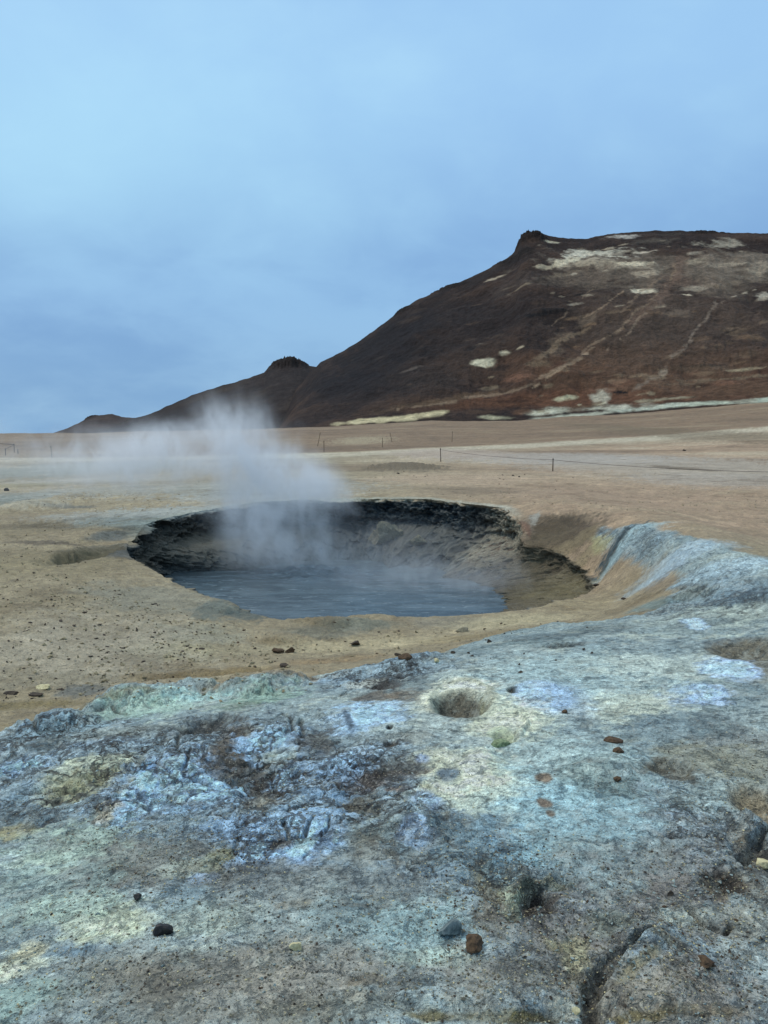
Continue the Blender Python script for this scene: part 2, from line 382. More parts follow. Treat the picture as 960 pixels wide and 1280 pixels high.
# zones on the crust that are lumpy / cracked
LUMPY = Marks([(200,960,230,70,0,1.0,0,.5),(400,1000,150,90,0,1.0,0,.5),(470,850,90,30,0,1.0,0,.5),(60,930,100,30,0,1.0,0,.5),(520,1050,60,60,0,.7,0,.5),(870,750,90,30,0,.6,0,.5),(800,1230,160,90,0,.6,0,.5),(920,1080,70,90,0,.8,0,.5),(640,1120,60,50,0,.8,0,.5),(770,680,60,20,0,.6,0,.5)])
def lumpy(x, y, f):
    L = np.zeros_like(x)
    for idx, q, ex in LUMPY.run(x, y, f['wx'], f['wy']):
        L[idx] = np.maximum(L[idx], ex[0] * sstep(1.3, 0.55, q))
    return L
def height(x, y, f=None):
    if f is None: f = fields(x, y)
    z = base(x, y)
    d = f['d']; c = f['crust']
    L = lumpy(x, y, f); f['lump'] = L
    nearf = sstep(60, 12, d)
    z = z + c * 0.045
    z = z + c * (0.018 * f['mid'] - (0.006 + 0.045 * sstep(6.5, 10, d)) * f['rid'] - 0.006 * L * f['rid'] + 0.010 * L * f['gate'] * (sstep(0, .13, f['e1']) - 1) + 0.004 * (.2 + L) * f['gate'] * (sstep(0, .16, f['e2']) - 1) + 0.008 * f['fine'] * (0.5 + L) - (0.002 + 0.002 * L) * f['rid2'])
    plates = sstep(0.0, 0.06, f['mid'] * 0.7 + f['fine'] * 0.35 + 0.05)
    f['plates'] = plates
    z = z + c * (.2 + L) * 0.007 * plates
    # plain: low swells and drifted grit
    z = z + (1 - c) * (0.035 * f['big'] + 0.016 * f['mid'] + 0.006 * f['fine'] * nearf) * sstep(200, 20, d)
    z = z + (1 - c) * 0.012 * sstep(0.15, 0.5, f['rid']) * nearf
    z = z + f['veryfar'] * 0.35 * sstep(25, 90, d)
    for idx, q, (hgt, edge, rag) in relief.run(x, y, f['wx'], f['wy']):
        w = sstep(1.25 - 0.15 * edge, 0.1 + 0.7 * edge, q)
        z[idx] += hgt * w
    for idx, w, dz, k, s_ in groove_run(x, y, f['wx'], f['wy']): z[idx] += dz * w
    return z

# ------------------------------------------------------------------ colours (as they look in even daylight)
GAIN = np.array([0.81, 0.90, 1.04])
def A(c):
    r, g, b = c; k = max(0.0, r - b)
    if k > 42: r, b, k = r - .22 * (k - 42), b + .35 * (k - 42), 42 + .43 * (k - 42)
    if g >= r > b: b = b + 0.38 * (g - b); k = 0.0
    if b > g > r: g = g + 0.10 * (b - g); r = r - 4
    return np.array(lin((r - 0.19 * k, g - 0.02 * k, b + 0.03 * k))) / GAIN
# stains, salts and bare earth: px, py, rx, ry, turn, colour, strength, edge, raggedness
BLUE=(150,178,212); PBLUE=(172,196,222); TEAL=(138,160,160); PALE=(168,184,178); YEL=(188,192,150); PYEL=(200,204,172); SLATE=(78,98,116); DIRT=(98,94,86); BROWN=(92,76,60)
RUST=(112,80,52); OCHRE=(150,122,74); SAND=(150,140,118); GREY=(112,114,110); DGREY=(72,74,76); GREEN=(140,168,88); PINK=(160,136,116)
STAINS = [
 # plain and far strips
 
 (820,580,170,12,-3,(162,154,144),.75,.5,.5),(690,572,140,5,0,(156,152,148),.7,.5,.5),(560,566,80,4,0,(166,152,142),.7,.5,.5),(900,598,110,8,-4,(154,148,142),.6,.5,.5),
 (505,586,60,4,0,(104,90,72),.85,.5,.5),(600,613,70,5,0,(118,102,84),.6,.4,.5),(850,585,22,4,0,(104,88,70),.7,.6,.4),
 (560,598,110,7,0,(178,152,128),.6,.3,.5),(430,610,60,4,0,(150,138,122),.5,.3,.5),(760,620,130,12,0,(162,134,110),.5,.3,.5),(905,545,60,4,0,(108,90,68),.6,.4,.6),
 (455,549,34,1.2,0,(170,158,132),.5,.3,1.4),
 (90,585,130,9,0,(120,134,134),.65,.4,.6),(120,600,100,4,0,(168,170,164),.6,.4,.6),(40,606,50,3,0,(140,128,96),.6,.4,.6),(20,622,50,6,0,(112,126,130),.7,.4,.6),(75,633,50,4,0,(80,84,88),.7,.5,.6),
 (30,626,50,3,0,(170,170,150),.6,.4,.6),(40,659,60,3.5,0,(74,64,56),.75,.5,.7),(60,678,50,2.5,0,(70,62,56),.7,.5,.8),(40,645,90,4,0,(128,112,92),.5,.4,.6),(160,600,60,5,0,(150,144,130),.4,.4,.5),
 (220,640,130,9,0,(156,164,168),.8,.3,.9),(120,612,110,7,0,(150,154,150),.7,.3,1.1),(330,606,130,10,0,(150,156,158),.6,.2,.8),(100,645,60,5,0,(146,150,146),.6,.3,1.1),(150,650,60,6,-10,(128,138,140),.6,.4,.5),(200,655,60,5,0,(160,172,168),.5,.4,.6),(330,618,110,8,0,(156,162,166),.6,.3,.5),
 (60,700,90,20,0,(134,120,94),.75,.2,.5),(30,660,60,10,0,(130,116,92),.7,.3,.5),(150,685,34,12,-20,(88,92,92),.8,.3,.7),(180,662,40,6,-12,(104,112,114),.6,.3,.7),(80,690,22,6,-10,(84,76,60),.7,.4,.6),
 # the slump at the pit's left end
 (138,672,22,8,-25,(92,100,106),.8,.4,.5),(165,690,30,9,-20,(92,96,100),.8,.4,.5),
 # near bank
 (200,748,90,20,-14,(128,132,118),.6,.3,.6),(270,760,34,12,-12,(90,104,104),.75,.4,.7),(310,770,28,8,-10,(76,88,92),.75,.4,.7),(250,790,60,14,0,(138,146,130),.5,.3,.7),(225,812,60,14,0,(146,142,112),.5,.3,.7),
 (400,792,60,8,0,(118,124,112),.6,.3,.7),(450,778,50,6,0,(104,114,108),.7,.4,.6),(350,800,26,7,0,(120,98,66),.7,.4,.7),(560,778,60,7,0,(120,122,112),.5,.4,.6),
 (130,800,130,44,0,(170,164,150),.6,.15,.7),(60,850,90,14,5,(142,138,124),.4,.3,.5),(105,862,30,7,0,(92,98,104),.7,.3,.6),(30,883,80,5,6,(140,114,66),.75,.4,.6),(150,865,140,6,14,(142,112,64),.8,.4,.7),
 (260,845,90,5,14,(140,108,60),.75,.4,.7),(340,838,80,9,4,(148,114,70),.8,.3,.6),(420,826,70,7,6,(154,120,78),.7,.3,.6),(560,800,50,6,6,(150,124,84),.6,.4,.6),(620,792,70,5,6,(150,126,88),.6,.4,.6),
 (450,806,120,10,4,(184,168,136),.75,.2,.5),(640,778,80,8,6,(178,166,138),.7,.2,.5),(720,755,60,10,0,(152,136,108),.6,.2,.5),(780,735,50,14,0,(138,122,98),.6,.2,.5),(300,812,90,7,12,(156,146,122),.5,.2,.5),
 (808,748,22,7,20,(146,126,98),.5,.3,1.0),(822,730,14,12,0,(118,102,88),.5,.3,1.0),(695,660,50,22,6,(82,68,52),.97,.4,.5),(728,664,26,18,10,(78,64,50),.85,.3,.6),(685,676,36,12,0,(98,84,66),.8,.3,.6),(715,682,44,9,0,(126,110,86),.8,.3,.5),(735,694,40,8,0,(140,124,98),.7,.3,.5),(662,655,9,14,-20,(112,100,88),.7,.4,1.2),(668,648,7,8,-20,(150,152,144),.8,.4,1.2),(657,660,4,12,0,(112,72,50),.7,.4,1.0),
 (750,680,8,18,0,(158,150,112),.8,.4,.9),(775,680,24,16,0,(66,78,88),.8,.3,1.4),(790,672,30,9,0,(170,190,200),.6,.3,1.4),(765,697,34,5,0,(160,148,116),.6,.3,.9),
 # right mound
 (772,684,30,13,0,(60,74,84),.85,.4,1.3),(790,668,50,7,0,(160,184,196),.7,.3,.7),(838,708,26,10,0,(74,74,84),.8,.4,1.3),(905,748,40,10,-8,(84,100,116),.7,.3,1.4),(880,725,30,8,-8,(96,112,124),.6,.3,1.4),(930,745,40,8,-8,(92,108,124),.6,.3,1.4),(850,690,60,12,-6,(158,178,196),.7,.3,.6),(920,705,60,12,-8,(164,186,202),.7,.3,.6),
 (862,748,24,7,0,(102,112,100),.7,.4,.7),(815,757,24,8,0,(104,128,136),.7,.4,.7),(920,730,60,10,-10,(120,140,156),.5,.3,.9),(900,770,80,18,-6,(176,190,178),.6,.3,.7),(870,778,40,10,-14,(80,96,112),.7,.3,.9),
 (872,783,12,5,0,(176,200,232),.9,.6,.5),(862,776,12,4,0,(176,200,232),.9,.6,.5),(945,830,40,16,0,(110,100,84),.8,.4,.6),(905,805,30,12,-20,(86,98,112),.6,.4,.8),
 (910,832,28,13,-12,(160,184,224),.95,.6,.6),(895,855,60,22,-8,(92,108,122),.5,.3,.7),(862,866,40,14,-6,(156,178,220),.95,.6,.6),(835,862,24,18,0,(84,100,112),.5,.3,.7),(885,905,40,14,-14,(62,78,92),.8,.4,.8),(790,898,60,14,-16,(76,94,112),.65,.3,.9),
 # dome
 (690,795,70,7,5,(80,92,100),.7,.4,.9),(640,803,60,7,5,(96,112,118),.6,.4,.9),(745,785,36,10,0,(72,84,92),.6,.3,.9),
 (720,840,150,34,-6,(146,166,170),.6,.2,.6),(800,830,90,18,-12,(170,182,166),.5,.2,.9),(760,875,90,20,-10,(186,194,160),.55,.2,.9),
 (675,868,38,19,0,(158,180,222),.95,.65,.4),(710,872,30,22,0,(120,140,176),.5,.3,.6),
 (575,880,52,26,0,(196,202,170),.9,.3,.7),(635,890,50,30,0,(186,194,156),.7,.3,.8),(620,905,40,16,0,(190,198,160),.6,.3,.8),
 (627,926,14,8,0,(150,164,112),.8,.5,.5),(590,965,60,36,-5,(196,204,160),.9,.4,.8),(540,945,28,12,0,(190,198,162),.8,.4,.7),(562,968,16,10,0,(92,106,126),.95,.5,.5),(528,948,10,6,0,(126,144,184),.8,.5,.5),(640,960,30,10,0,(104,122,134),.4,.3,.8),
 (640,990,90,20,0,(120,146,162),.5,.3,.7),(600,1040,70,30,0,(104,128,152),.7,.3,.8),(700,950,90,50,0,(150,172,174),.5,.2,.7),(720,1010,100,60,0,(128,158,170),.6,.2,.7),(750,960,46,28,0,(104,120,122),.7,.3,1.0),
 (681,972,11,7,0,(120,92,66),.9,.6,.6),(680,1004,9,6,0,(112,84,60),.9,.6,.6),(688,1018,5,5,0,(112,88,68),.9,.6,.6),
 (690,850,90,30,-10,(140,162,170),.35,.2,.8),(860,920,90,40,-14,(118,132,138),.5,.2,.8),(920,950,70,60,-20,(122,124,116),.6,.2,.8),(880,945,60,20,-14,(128,126,106),.6,.3,.9),(835,967,34,9,-18,(92,88,78),.8,.4,.7),
 (900,990,50,30,-30,(138,156,158),.6,.3,.8),(945,1075,26,24,0,(118,92,56),.9,.5,.7),(920,1040,26,8,40,(158,164,156),.6,.4,.7),(900,1112,22,9,20,(84,72,60),.9,.5,.6),(898,1118,12,6,20,(136,106,64),.9,.5,.6),
 # middle of the crust: blue plates and brown earth
 (220,985,90,36,0,(150,182,222),.75,.3,1.0),(165,975,40,22,0,(158,188,230),.85,.4,.9),(235,955,50,24,0,(158,186,224),.8,.3,.9),(22,962,36,14,0,(150,184,232),.9,.4,.7),(190,955,24,10,0,(110,146,196),.6,.3,.7),(20,1020,50,30,0,(84,102,114),.5,.3,1.0),
 (110,958,44,20,0,(158,166,128),.75,.4,.8),(115,980,40,18,0,(142,136,100),.7,.4,.8),(135,1005,22,12,0,(150,132,100),.7,.4,.8),(25,1040,26,9,0,(150,134,92),.85,.4,.7),(100,1050,70,30,0,(150,172,156),.6,.3,.8),(130,1020,14,8,0,(168,160,140),.7,.4,.7),
 (185,885,60,16,0,(142,172,160),.7,.3,.7),(245,868,44,10,0,(150,184,184),.8,.3,.6),(330,868,50,18,0,(122,152,138),.7,.3,.9),(310,880,26,9,0,(88,104,76),.6,.4,.9),(70,915,60,14,0,(122,146,158),.6,.3,.9),(65,925,26,8,0,(66,76,82),.7,.4,.9),(170,915,90,12,0,(128,136,122),.6,.3,.8),
 (290,925,24,24,0,(96,82,66),.9,.4,.8),(305,945,40,16,0,(88,78,66),.9,.4,.8),(285,960,24,14,0,(80,74,66),.8,.4,.8),(345,915,60,18,0,(150,180,218),.75,.3,.9),(360,930,60,20,0,(140,170,208),.6,.3,1),
 (393,928,34,18,0,(84,80,70),.9,.4,.9),(340,985,40,24,10,(84,76,66),.9,.4,.9),(335,1003,24,8,0,(132,120,100),.8,.4,.7),(345,945,22,10,0,(148,160,132),.6,.4,.8),(360,968,26,12,0,(152,180,216),.8,.3,.8),(445,1010,30,22,0,(88,82,70),.9,.4,.9),(437,985,24,10,0,(120,118,108),.6,.4,.9),
 (480,857,24,12,0,(60,58,58),.9,.4,.8),(470,870,30,8,0,(96,80,66),.8,.4,.8),(505,870,24,8,0,(110,90,70),.7,.4,.8),(455,890,44,18,0,(150,178,216),.8,.3,.8),(435,897,5,14,10,(52,54,58),.7,.5,.8),(455,853,22,6,0,(184,194,188),.7,.4,.7),(520,852,34,14,0,(96,106,112),.6,.3,.9),
 (500,960,60,16,0,(112,114,108),.6,.3,.8),(478,975,60,8,0,(132,116,106),.7,.4,.7),(498,985,16,4,0,(150,112,78),.8,.5,.7),(510,920,26,8,0,(140,148,142),.7,.4,.7),
 (500,962,34,12,0,(66,66,60),.6,.4,1.0),
 (400,1030,50,24,0,(156,186,226),.8,.4,.9),(380,1055,40,28,0,(156,186,228),.8,.4,.9),(325,1060,40,24,0,(144,174,216),.7,.3,.9),(380,1020,60,14,0,(120,142,164),.5,.3,.9),(300,1030,40,14,0,(130,158,196),.6,.3,.9),(350,1055,12,10,0,(100,84,66),.8,.4,.9),
 (400,1060,10,26,-10,(70,72,74),.5,.4,.9),(460,1035,44,24,0,(116,128,122),.6,.3,.8),(470,1060,30,20,0,(124,116,98),.6,.3,.9),
 (520,1042,20,22,25,(160,182,220),.95,.6,.7),(532,996,16,12,0,(150,172,206),.85,.5,.7),(525,1078,20,20,0,(76,88,104),.7,.4,.9),(548,1030,14,26,0,(82,96,112),.7,.4,.8),(510,975,30,8,0,(118,134,150),.5,.3,.8),(430,955,40,18,0,(140,168,206),.7,.3,.9),(400,985,40,14,0,(120,146,180),.6,.3,.9),
 # bottom: gritty slopes
 (180,1075,90,34,0,(104,104,96),.8,.3,.8),(120,1090,60,20,20,(100,102,94),.6,.3,.8),(270,1085,50,16,0,(112,110,98),.7,.3,.9),(275,1070,20,14,0,(134,128,92),.8,.4,.8),(240,1080,40,12,10,(152,166,150),.6,.3,.8),(230,1115,30,26,0,(108,128,144),.6,.3,.8),(260,1095,16,8,0,(158,178,206),.7,.4,.8),
 (50,1110,80,40,0,(124,146,144),.6,.2,.8),(130,1150,50,24,-20,(182,194,150),.75,.3,.9),(90,1130,60,18,-10,(150,172,160),.6,.3,.8),(20,1210,30,14,0,(190,198,160),.7,.4,.8),(36,1190,18,12,0,(182,176,146),.8,.4,.8),(105,1192,34,9,0,(96,118,140),.7,.3,.8),(20,1250,60,22,0,(120,146,138),.6,.3,.8),
 (180,1145,24,12,0,(150,158,126),.5,.3,.9),(270,1140,60,22,-10,(132,148,140),.6,.3,.8),(170,1215,80,34,0,(120,118,108),.7,.2,.8),(300,1220,130,60,0,(124,120,112),.7,.1,.7),(170,1250,90,40,0,(104,100,90),.5,.2,.8),(380,1200,110,50,0,(134,130,120),.6,.1,.7),
 (420,1110,130,40,0,(112,112,106),.5,.2,.8),(470,1150,110,40,0,(124,140,142),.6,.2,.9),(530,1150,60,36,0,(132,156,160),.6,.3,.9),(545,1195,50,14,0,(156,180,170),.6,.3,1.0),(563,1160,22,14,0,(80,96,116),.6,.4,.8),(450,1130,20,10,0,(84,100,112),.6,.4,.9),
 (620,1110,30,40,15,(112,104,78),.9,.4,.9),(612,1130,24,26,0,(100,82,58),.8,.4,.9),(650,1090,20,14,0,(146,148,112),.6,.4,.9),(645,1118,16,14,0,(156,172,130),.85,.4,.9),(640,1140,10,14,0,(156,172,130),.7,.4,.9),(690,1128,30,8,0,(82,70,62),.8,.4,.8),
 (660,1070,60,24,0,(110,142,164),.7,.3,.8),(720,1065,70,34,0,(136,162,168),.6,.2,.9),(560,1050,60,30,0,(108,126,134),.6,.3,.8),(760,1120,110,50,-10,(124,124,122),.5,.2,.8),(700,1160,90,26,0,(112,106,102),.6,.2,.8),(770,1150,30,16,0,(126,140,130),.6,.3,.8),
 (810,1080,90,50,0,(112,112,108),.6,.2,.8),(860,1040,60,40,0,(118,118,114),.5,.2,.8),(850,1120,60,40,0,(120,114,110),.6,.2,.8),(870,1150,50,18,-10,(146,160,156),.6,.3,.8),(850,1145,20,8,0,(164,178,172),.7,.4,.7),(945,1190,30,50,0,(150,162,160),.6,.3,.9),(920,1150,40,20,0,(94,88,84),.6,.3,.9),
 (720,1190,60,40,0,(116,108,98),.7,.2,.8),(725,1195,14,30,-15,(152,146,118),.8,.5,.8),(700,1182,16,8,0,(146,138,104),.6,.4,.8),(650,1220,70,26,0,(128,134,122),.6,.3,.8),(600,1210,90,40,0,(126,120,112),.6,.1,.8),
 (830,1230,110,50,0,(136,126,110),.8,.2,.7),(800,1205,40,10,35,(140,130,104),.8,.4,.8),(835,1172,26,10,-30,(126,112,84),.7,.4,.8),(880,1262,50,9,0,(118,96,58),.9,.4,.8),(800,1268,40,8,0,(122,104,66),.9,.4,.8),
 (660,1272,46,12,0,(92,78,42),.95,.4,.7),(620,1268,40,9,0,(118,104,60),.8,.4,.8),(540,1268,34,9,0,(112,98,62),.9,.4,.8),(710,1262,20,18,0,(136,142,128),.7,.4,.8),(900,1225,60,40,0,(126,126,122),.6,.2,.9),(400,1262,90,20,0,(120,112,92),.5,.2,.9),
 (455,1228,22,8,0,(116,92,62),.6,.4,.9),(370,1132,26,8,0,(130,112,86),.5,.3,.9),(330,1085,60,20,0,(104,106,104),.6,.3,.9),(960,1110,40,30,0,(128,124,108),.6,.3,.9),
 (940,1150,30,20,20,(150,158,150),.5,.3,.9),
]


stains = Marks(STAINS, foot_full)
stains.m += [(foot(*r[:5]), r[5:]) for r in HOLE_TINTS]
_lp = [unproject(a, b) for a, b in [(-100,575),(0,574),(65,574),(240,572),(440,567),(560,561),(700,554),(830,546),(960,535),(1200,520)]]
LINE_AZ = np.array([math.atan2(c[0], c[1]) for c, r, z in _lp]); LINE_D = np.array([r for c, r, z in _lp])
def mixc(col, w, c):
    return col * (1 - w[:, None]) + np.asarray(c)[None, :] * w[:, None]
def colour(x, y, f):
    d = f['d']; c = f['crust']; L = f['lump']
    az = np.arctan2(x, y)
    # plain
    col = np.tile(A((156, 142, 118)), (len(x), 1))
    col = mixc(col, sstep(9, 16, d) * sstep(-0.1, 0.25, az), A((176, 144, 114)))
    dl = np.interp(az, LINE_AZ, LINE_D)
    q = d / dl + 0.10 * f['veryfar'] + 0.05 * f['big']
    streak = fbm(x * .35 + y * .1, y * .5, .12, 5, 47, .6)
    far_ = sstep(22, 40, d)
    col = mixc(col, far_ * sstep(.03, .25, streak) * .7, A((188, 172, 150)))
    col = mixc(col, far_ * sstep(.03, .25, -streak) * .65, A((120, 94, 72)))
    col = mixc(col, sstep(1.02, 1.10, q) * 0.95, A((134, 102, 72)))
    col = mixc(col, sstep(1.05, 1.12, q) * sstep(.0, .3, streak + .4 * f['big']) * .5, A((98, 74, 54)))
    col = mixc(col, sstep(1.05, 1.12, q) * sstep(.1, .35, -streak) * .4, A((164, 142, 112)))
    col = mixc(col, sstep(.86, .95, q) * sstep(1.08, 1.02, q) * .85, A((186, 178, 160)))
    col = mixc(col, sstep(.74, .84, q) * sstep(.94, .88, q) * .35, A((128, 116, 96)))
    col = mixc(col, sstep(0.0, 0.4, f['big']) * 0.35 * sstep(60, 20, d), A((168, 152, 126)))
    col = mixc(col, sstep(0.0, 0.4, -f['big']) * 0.35 * sstep(60, 20, d), A((132, 118, 96)))
    col = mixc(col, sstep(0.1, 0.4, f['mid']) * 0.3, A((138, 118, 88)))
    col = mixc(col, sstep(0.25, 0.6, f['rid']) * 0.22, A((112, 98, 80)))
    # crust
    cc = np.tile(A((134, 148, 153)), (len(x), 1))
    cc = mixc(cc, sstep(-0.05, 0.35, f['big'] + 0.5 * f['mid']) * 0.6, A((156, 172, 170)))
    cc = mixc(cc, sstep(0.05, 0.35, -f['big'] + 0.6 * f['wx']) * 0.5, A((110, 126, 136)))
    cc = mixc(cc, sstep(0.15, 0.4, f['wy']) * 0.4, A((170, 180, 158)))
    gul = sstep(0.45, 0.8, f['rid'] + 0.25 * f['fine']) * 0.14
    cc = mixc(cc, gul, A((72, 76, 78)))
    cc = mixc(cc, (1 - f['plates']) * L * 0.15, A((98, 96, 88)))
    cc = mixc(cc, L * .45, A((142, 164, 186)))
    cc = mixc(cc, sstep(0.35, 0.75, f['rid2'] * 0.6 + f['mid']) * L * 0.5, A((150, 176, 208)))
    bright = np.ones(len(x))
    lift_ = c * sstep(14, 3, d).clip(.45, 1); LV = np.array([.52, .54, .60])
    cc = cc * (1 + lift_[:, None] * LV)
    allc = col * (1 - c[:, None]) + cc * c[:, None]
    wx = f['wx'] + 0.5 * f['fine']; wy = f['wy'] + 0.5 * f['rid2']
    for idx, q, (k, s, edge, rag) in stains.run(x, y, wx, wy):
        n = 0.55 * f['mid'][idx] + 0.45 * f['fine'][idx]
        w = sstep(1.35 - 0.2 * edge, 0.35 + 0.5 * edge, q + n * 0.5 * rag) * s
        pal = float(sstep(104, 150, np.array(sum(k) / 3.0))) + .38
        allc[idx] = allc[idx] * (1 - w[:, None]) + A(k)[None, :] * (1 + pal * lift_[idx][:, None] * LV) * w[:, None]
    for idx, w, dz, k, s_ in groove_run(x, y, f['wx'], f['wy']):
        w = w * s_; allc[idx] = allc[idx] * (1 - w[:, None]) + A(k)[None, :] * w[:, None]
    # cracks and creases coloured darker between plates on the broken crust, whatever salt covers it
    crk = sstep(0.5, 0.78, f['rid'] + .15 * f['rid2']) * L * c
    f['crk'] = crk
    allc = mixc(allc, crk * 0.08, A((66, 70, 74)))
    gate = f['gate']
    allc = mixc(allc, sstep(.09, .02, f['e1'] + .04 * f['fine']) * (.25 + .75 * gate) * L * c * .85, A((44, 46, 50)))
    allc = mixc(allc, sstep(.12, .02, f['e2'] + .08 * f['fine']) * gate * (.12 + L) * c * .6, A((52, 58, 66)))
    dk = sstep(0.3, 0.7, f['rid2'] + 0.5 * f['fine']) * c
    allc = mixc(allc, dk * 0.12, A((66, 78, 90)))
    return np.clip(allc, 0.01, 0.85)

# ------------------------------------------------------------------ mesh helpers
def link(name, me, mat=None, parent=None):
    o = bpy.data.objects.new(name, me); C.objects.link(o)
    if mat is not None and not me.materials: me.materials.append(mat)
    if parent: o.parent = parent
    return o
def grid_mesh(name, V, nr, nc, keep=None, closed=False, attrs=None, flip=False):
    r = np.arange(nr - 1)[:, None]; k = np.arange(nc if closed else nc - 1)[None, :]
    k2 = (k + 1) % nc
    a = r * nc + k; b = r * nc + k2; c_ = (r + 1) * nc + k2; d = (r + 1) * nc + k
    Fc = np.stack([a, b, c_, d], -1).reshape(-1, 4)
    if flip: Fc = Fc[:, ::-1]
    if keep is not None: Fc = Fc[keep[Fc].all(1)]
    me = bpy.data.meshes.new(name)
    me.vertices.add(len(V)); me.vertices.foreach_set('co', np.ascontiguousarray(V, dtype=np.float32).ravel())
    me.loops.add(Fc.size); me.loops.foreach_set('vertex_index', np.ascontiguousarray(Fc, dtype=np.int32).ravel())
    me.polygons.add(len(Fc)); me.polygons.foreach_set('loop_start', np.arange(0, Fc.size, 4, dtype=np.int32))
    me.polygons.foreach_set('use_smooth', np.ones(len(Fc), bool))
    me.update(calc_edges=True)
    for an, arr in (attrs or {}).items():
        at = me.attributes.new(an, 'FLOAT_COLOR', 'POINT')
        full = np.ones((len(V), 4), np.float32); full[:, :arr.shape[1]] = arr
        at.data.foreach_set('color', full.ravel())
    return me

# ------------------------------------------------------------------ ground material
def ground_material():
    m = bpy.data.materials.new("geothermal_ground"); m.use_nodes = True
    N = NT(m.node_tree)
    g = N.n('ShaderNodeNewGeometry'); pos = g.outputs['Position']
    col = N.n('ShaderNodeAttribute', attribute_name='col'); mask = N.n('ShaderNodeAttribute', attribute_name='mask')
    ms = N.n('ShaderNodeSeparateColor'); N.l(mask.outputs['Color'], ms.inputs[0])
    crust_, lump, near = ms.outputs[0], ms.outputs[1], ms.outputs[2]
    base_c = col.outputs['Color']
    # mottling at hand-width and finger-width
    nA = N.noise(pos, 7, 8, 0.62, 0.6).outputs[0]
    nB = N.noise(pos, 38, 6, 0.65, 0.4).outputs[0]
    nC = N.noise(pos, 160, 4, 0.7).outputs[0]
    v = N.math('MULTIPLY_ADD', N.math('SUBTRACT', nA, 0.5), 1.25, 1.0)
    c = N.mix(1.0, base_c, N.n('ShaderNodeCombineColor').outputs[0], 'MULTIPLY')
    def scal(x):
        cc = N.n('ShaderNodeCombineColor')
        for i in range(3): N.l(x, cc.inputs[i])
        return cc.outputs[0]
    c = N.mix(1.0, base_c, scal(v), 'MULTIPLY')
    v2 = N.math('MULTIPLY_ADD', N.math('SUBTRACT', nB, 0.5), 1.35, 1.0)
    c = N.mix(1.0, c, scal(v2), 'MULTIPLY')
    v3 = N.math('MULTIPLY_ADD', N.math('SUBTRACT', nC, 0.5), N.math('MULTIPLY', near, 1.0), 1.0)
    c = N.mix(1.0, c, scal(v3), 'MULTIPLY')
    p1 = N.noise(pos, 60, 5, .72, .8).outputs[0]; p2 = N.noise(pos, 19, 6, .66, .9).outputs[0]
    amt = N.math('MULTIPLY_ADD', crust_, .15, .55)
    dk_ = N.math('MAXIMUM', N.ramp(p1, .415, .35), N.ramp(p2, .41, .355))
    c = N.mix(N.math('MULTIPLY', dk_, amt), c, N.mix(1.0, c, (.34, .38, .42, 1), 'MULTIPLY'))
    p3 = N.noise(pos, 150, 4, .7, .5).outputs[0]
    c = N.mix(N.math('MULTIPLY', N.ramp(p3, .44, .34), .55), c, N.mix(1.0, c, (.35, .37, .40, 1), 'MULTIPLY'))
    c = N.mix(N.math('MULTIPLY', N.ramp(p3, .58, .68), .6), c, N.mix(1.0, c, (1.6, 1.6, 1.58, 1), 'MULTIPLY'))
    br_ = N.math('MAXIMUM', N.ramp(p1, .56, .66), N.math('MULTIPLY', N.ramp(p2, .56, .64), .8))
    c = N.mix(N.math('MULTIPLY', N.math('MULTIPLY', br_, N.math('MULTIPLY_ADD', crust_, .6, .4)), .8), c, N.mix(1.0, c, (1.6, 1.58, 1.56, 1), 'MULTIPLY'))
    p4 = N.noise(pos, 8, 9, .74, 1.4).outputs[0]; p5 = N.noise(pos, 21, 7, .74, 1.0).outputs[0]
    d4 = N.math('MAXIMUM', N.ramp(p4, .425, .39), N.math('MULTIPLY', N.ramp(p5, .41, .37), .8))
    c = N.mix(N.math('MULTIPLY', N.math('MULTIPLY', d4, crust_), .62), c, N.mix(1.0, c, (.34, .40, .47, 1), 'MULTIPLY'))
    w4 = N.math('MAXIMUM', N.ramp(p4, .575, .61), N.math('MULTIPLY', N.ramp(p5, .60, .64), .8))
    c = N.mix(N.math('MULTIPLY', N.math('MULTIPLY', w4, crust_), .55), c, N.mix(1.0, c, (1.45, 1.43, 1.38, 1), 'MULTIPLY'))
    q0 = N.noise(pos, .32, 11, .7, .4).outputs[0]; q1 = N.math('ADD', N.math('MULTIPLY', N.noise(pos, 1.1, 10, .7, .5).outputs[0], .6), N.math('MULTIPLY', q0, .4)); pl_ = N.math('SUBTRACT', 1.0, crust_)
    c = N.mix(N.math('MULTIPLY', N.ramp(q1, .485, .40), N.math('MULTIPLY', pl_, .7)), c, N.mix(1.0, c, (.60, .57, .52, 1), 'MULTIPLY'))
    c = N.mix(N.math('MULTIPLY', N.ramp(q1, .52, .60), N.math('MULTIPLY', pl_, .8)), c, N.mix(1.0, c, (1.30, 1.30, 1.30, 1), 'MULTIPLY'))
    # pale salt bloom and dark damp patches with crisp edges, on the crust
    s1 = N.ramp(N.noise(pos, 4.3, 10, 0.68, 1.2).outputs[0], 0.53, 0.60)
    c = N.mix(N.math('MULTIPLY', N.math('MULTIPLY', s1, crust_), 0.30), c, (*A((186, 200, 200)), 1))
    s2 = N.ramp(N.noise(pos, 6.1, 10, 0.70, 1.6).outputs[0], 0.555, 0.62)
    c = N.mix(N.math('MULTIPLY', N.math('MULTIPLY', s2, crust_), 0.30), c, (*A((74, 84, 90)), 1))
    s3 = N.ramp(N.noise(pos, 11, 9, 0.7, 0.9).outputs[0], 0.57, 0.63)
    c = N.mix(N.math('MULTIPLY', N.math('MULTIPLY', s3, crust_), 0.35), c, (*A((106, 92, 76)), 1))
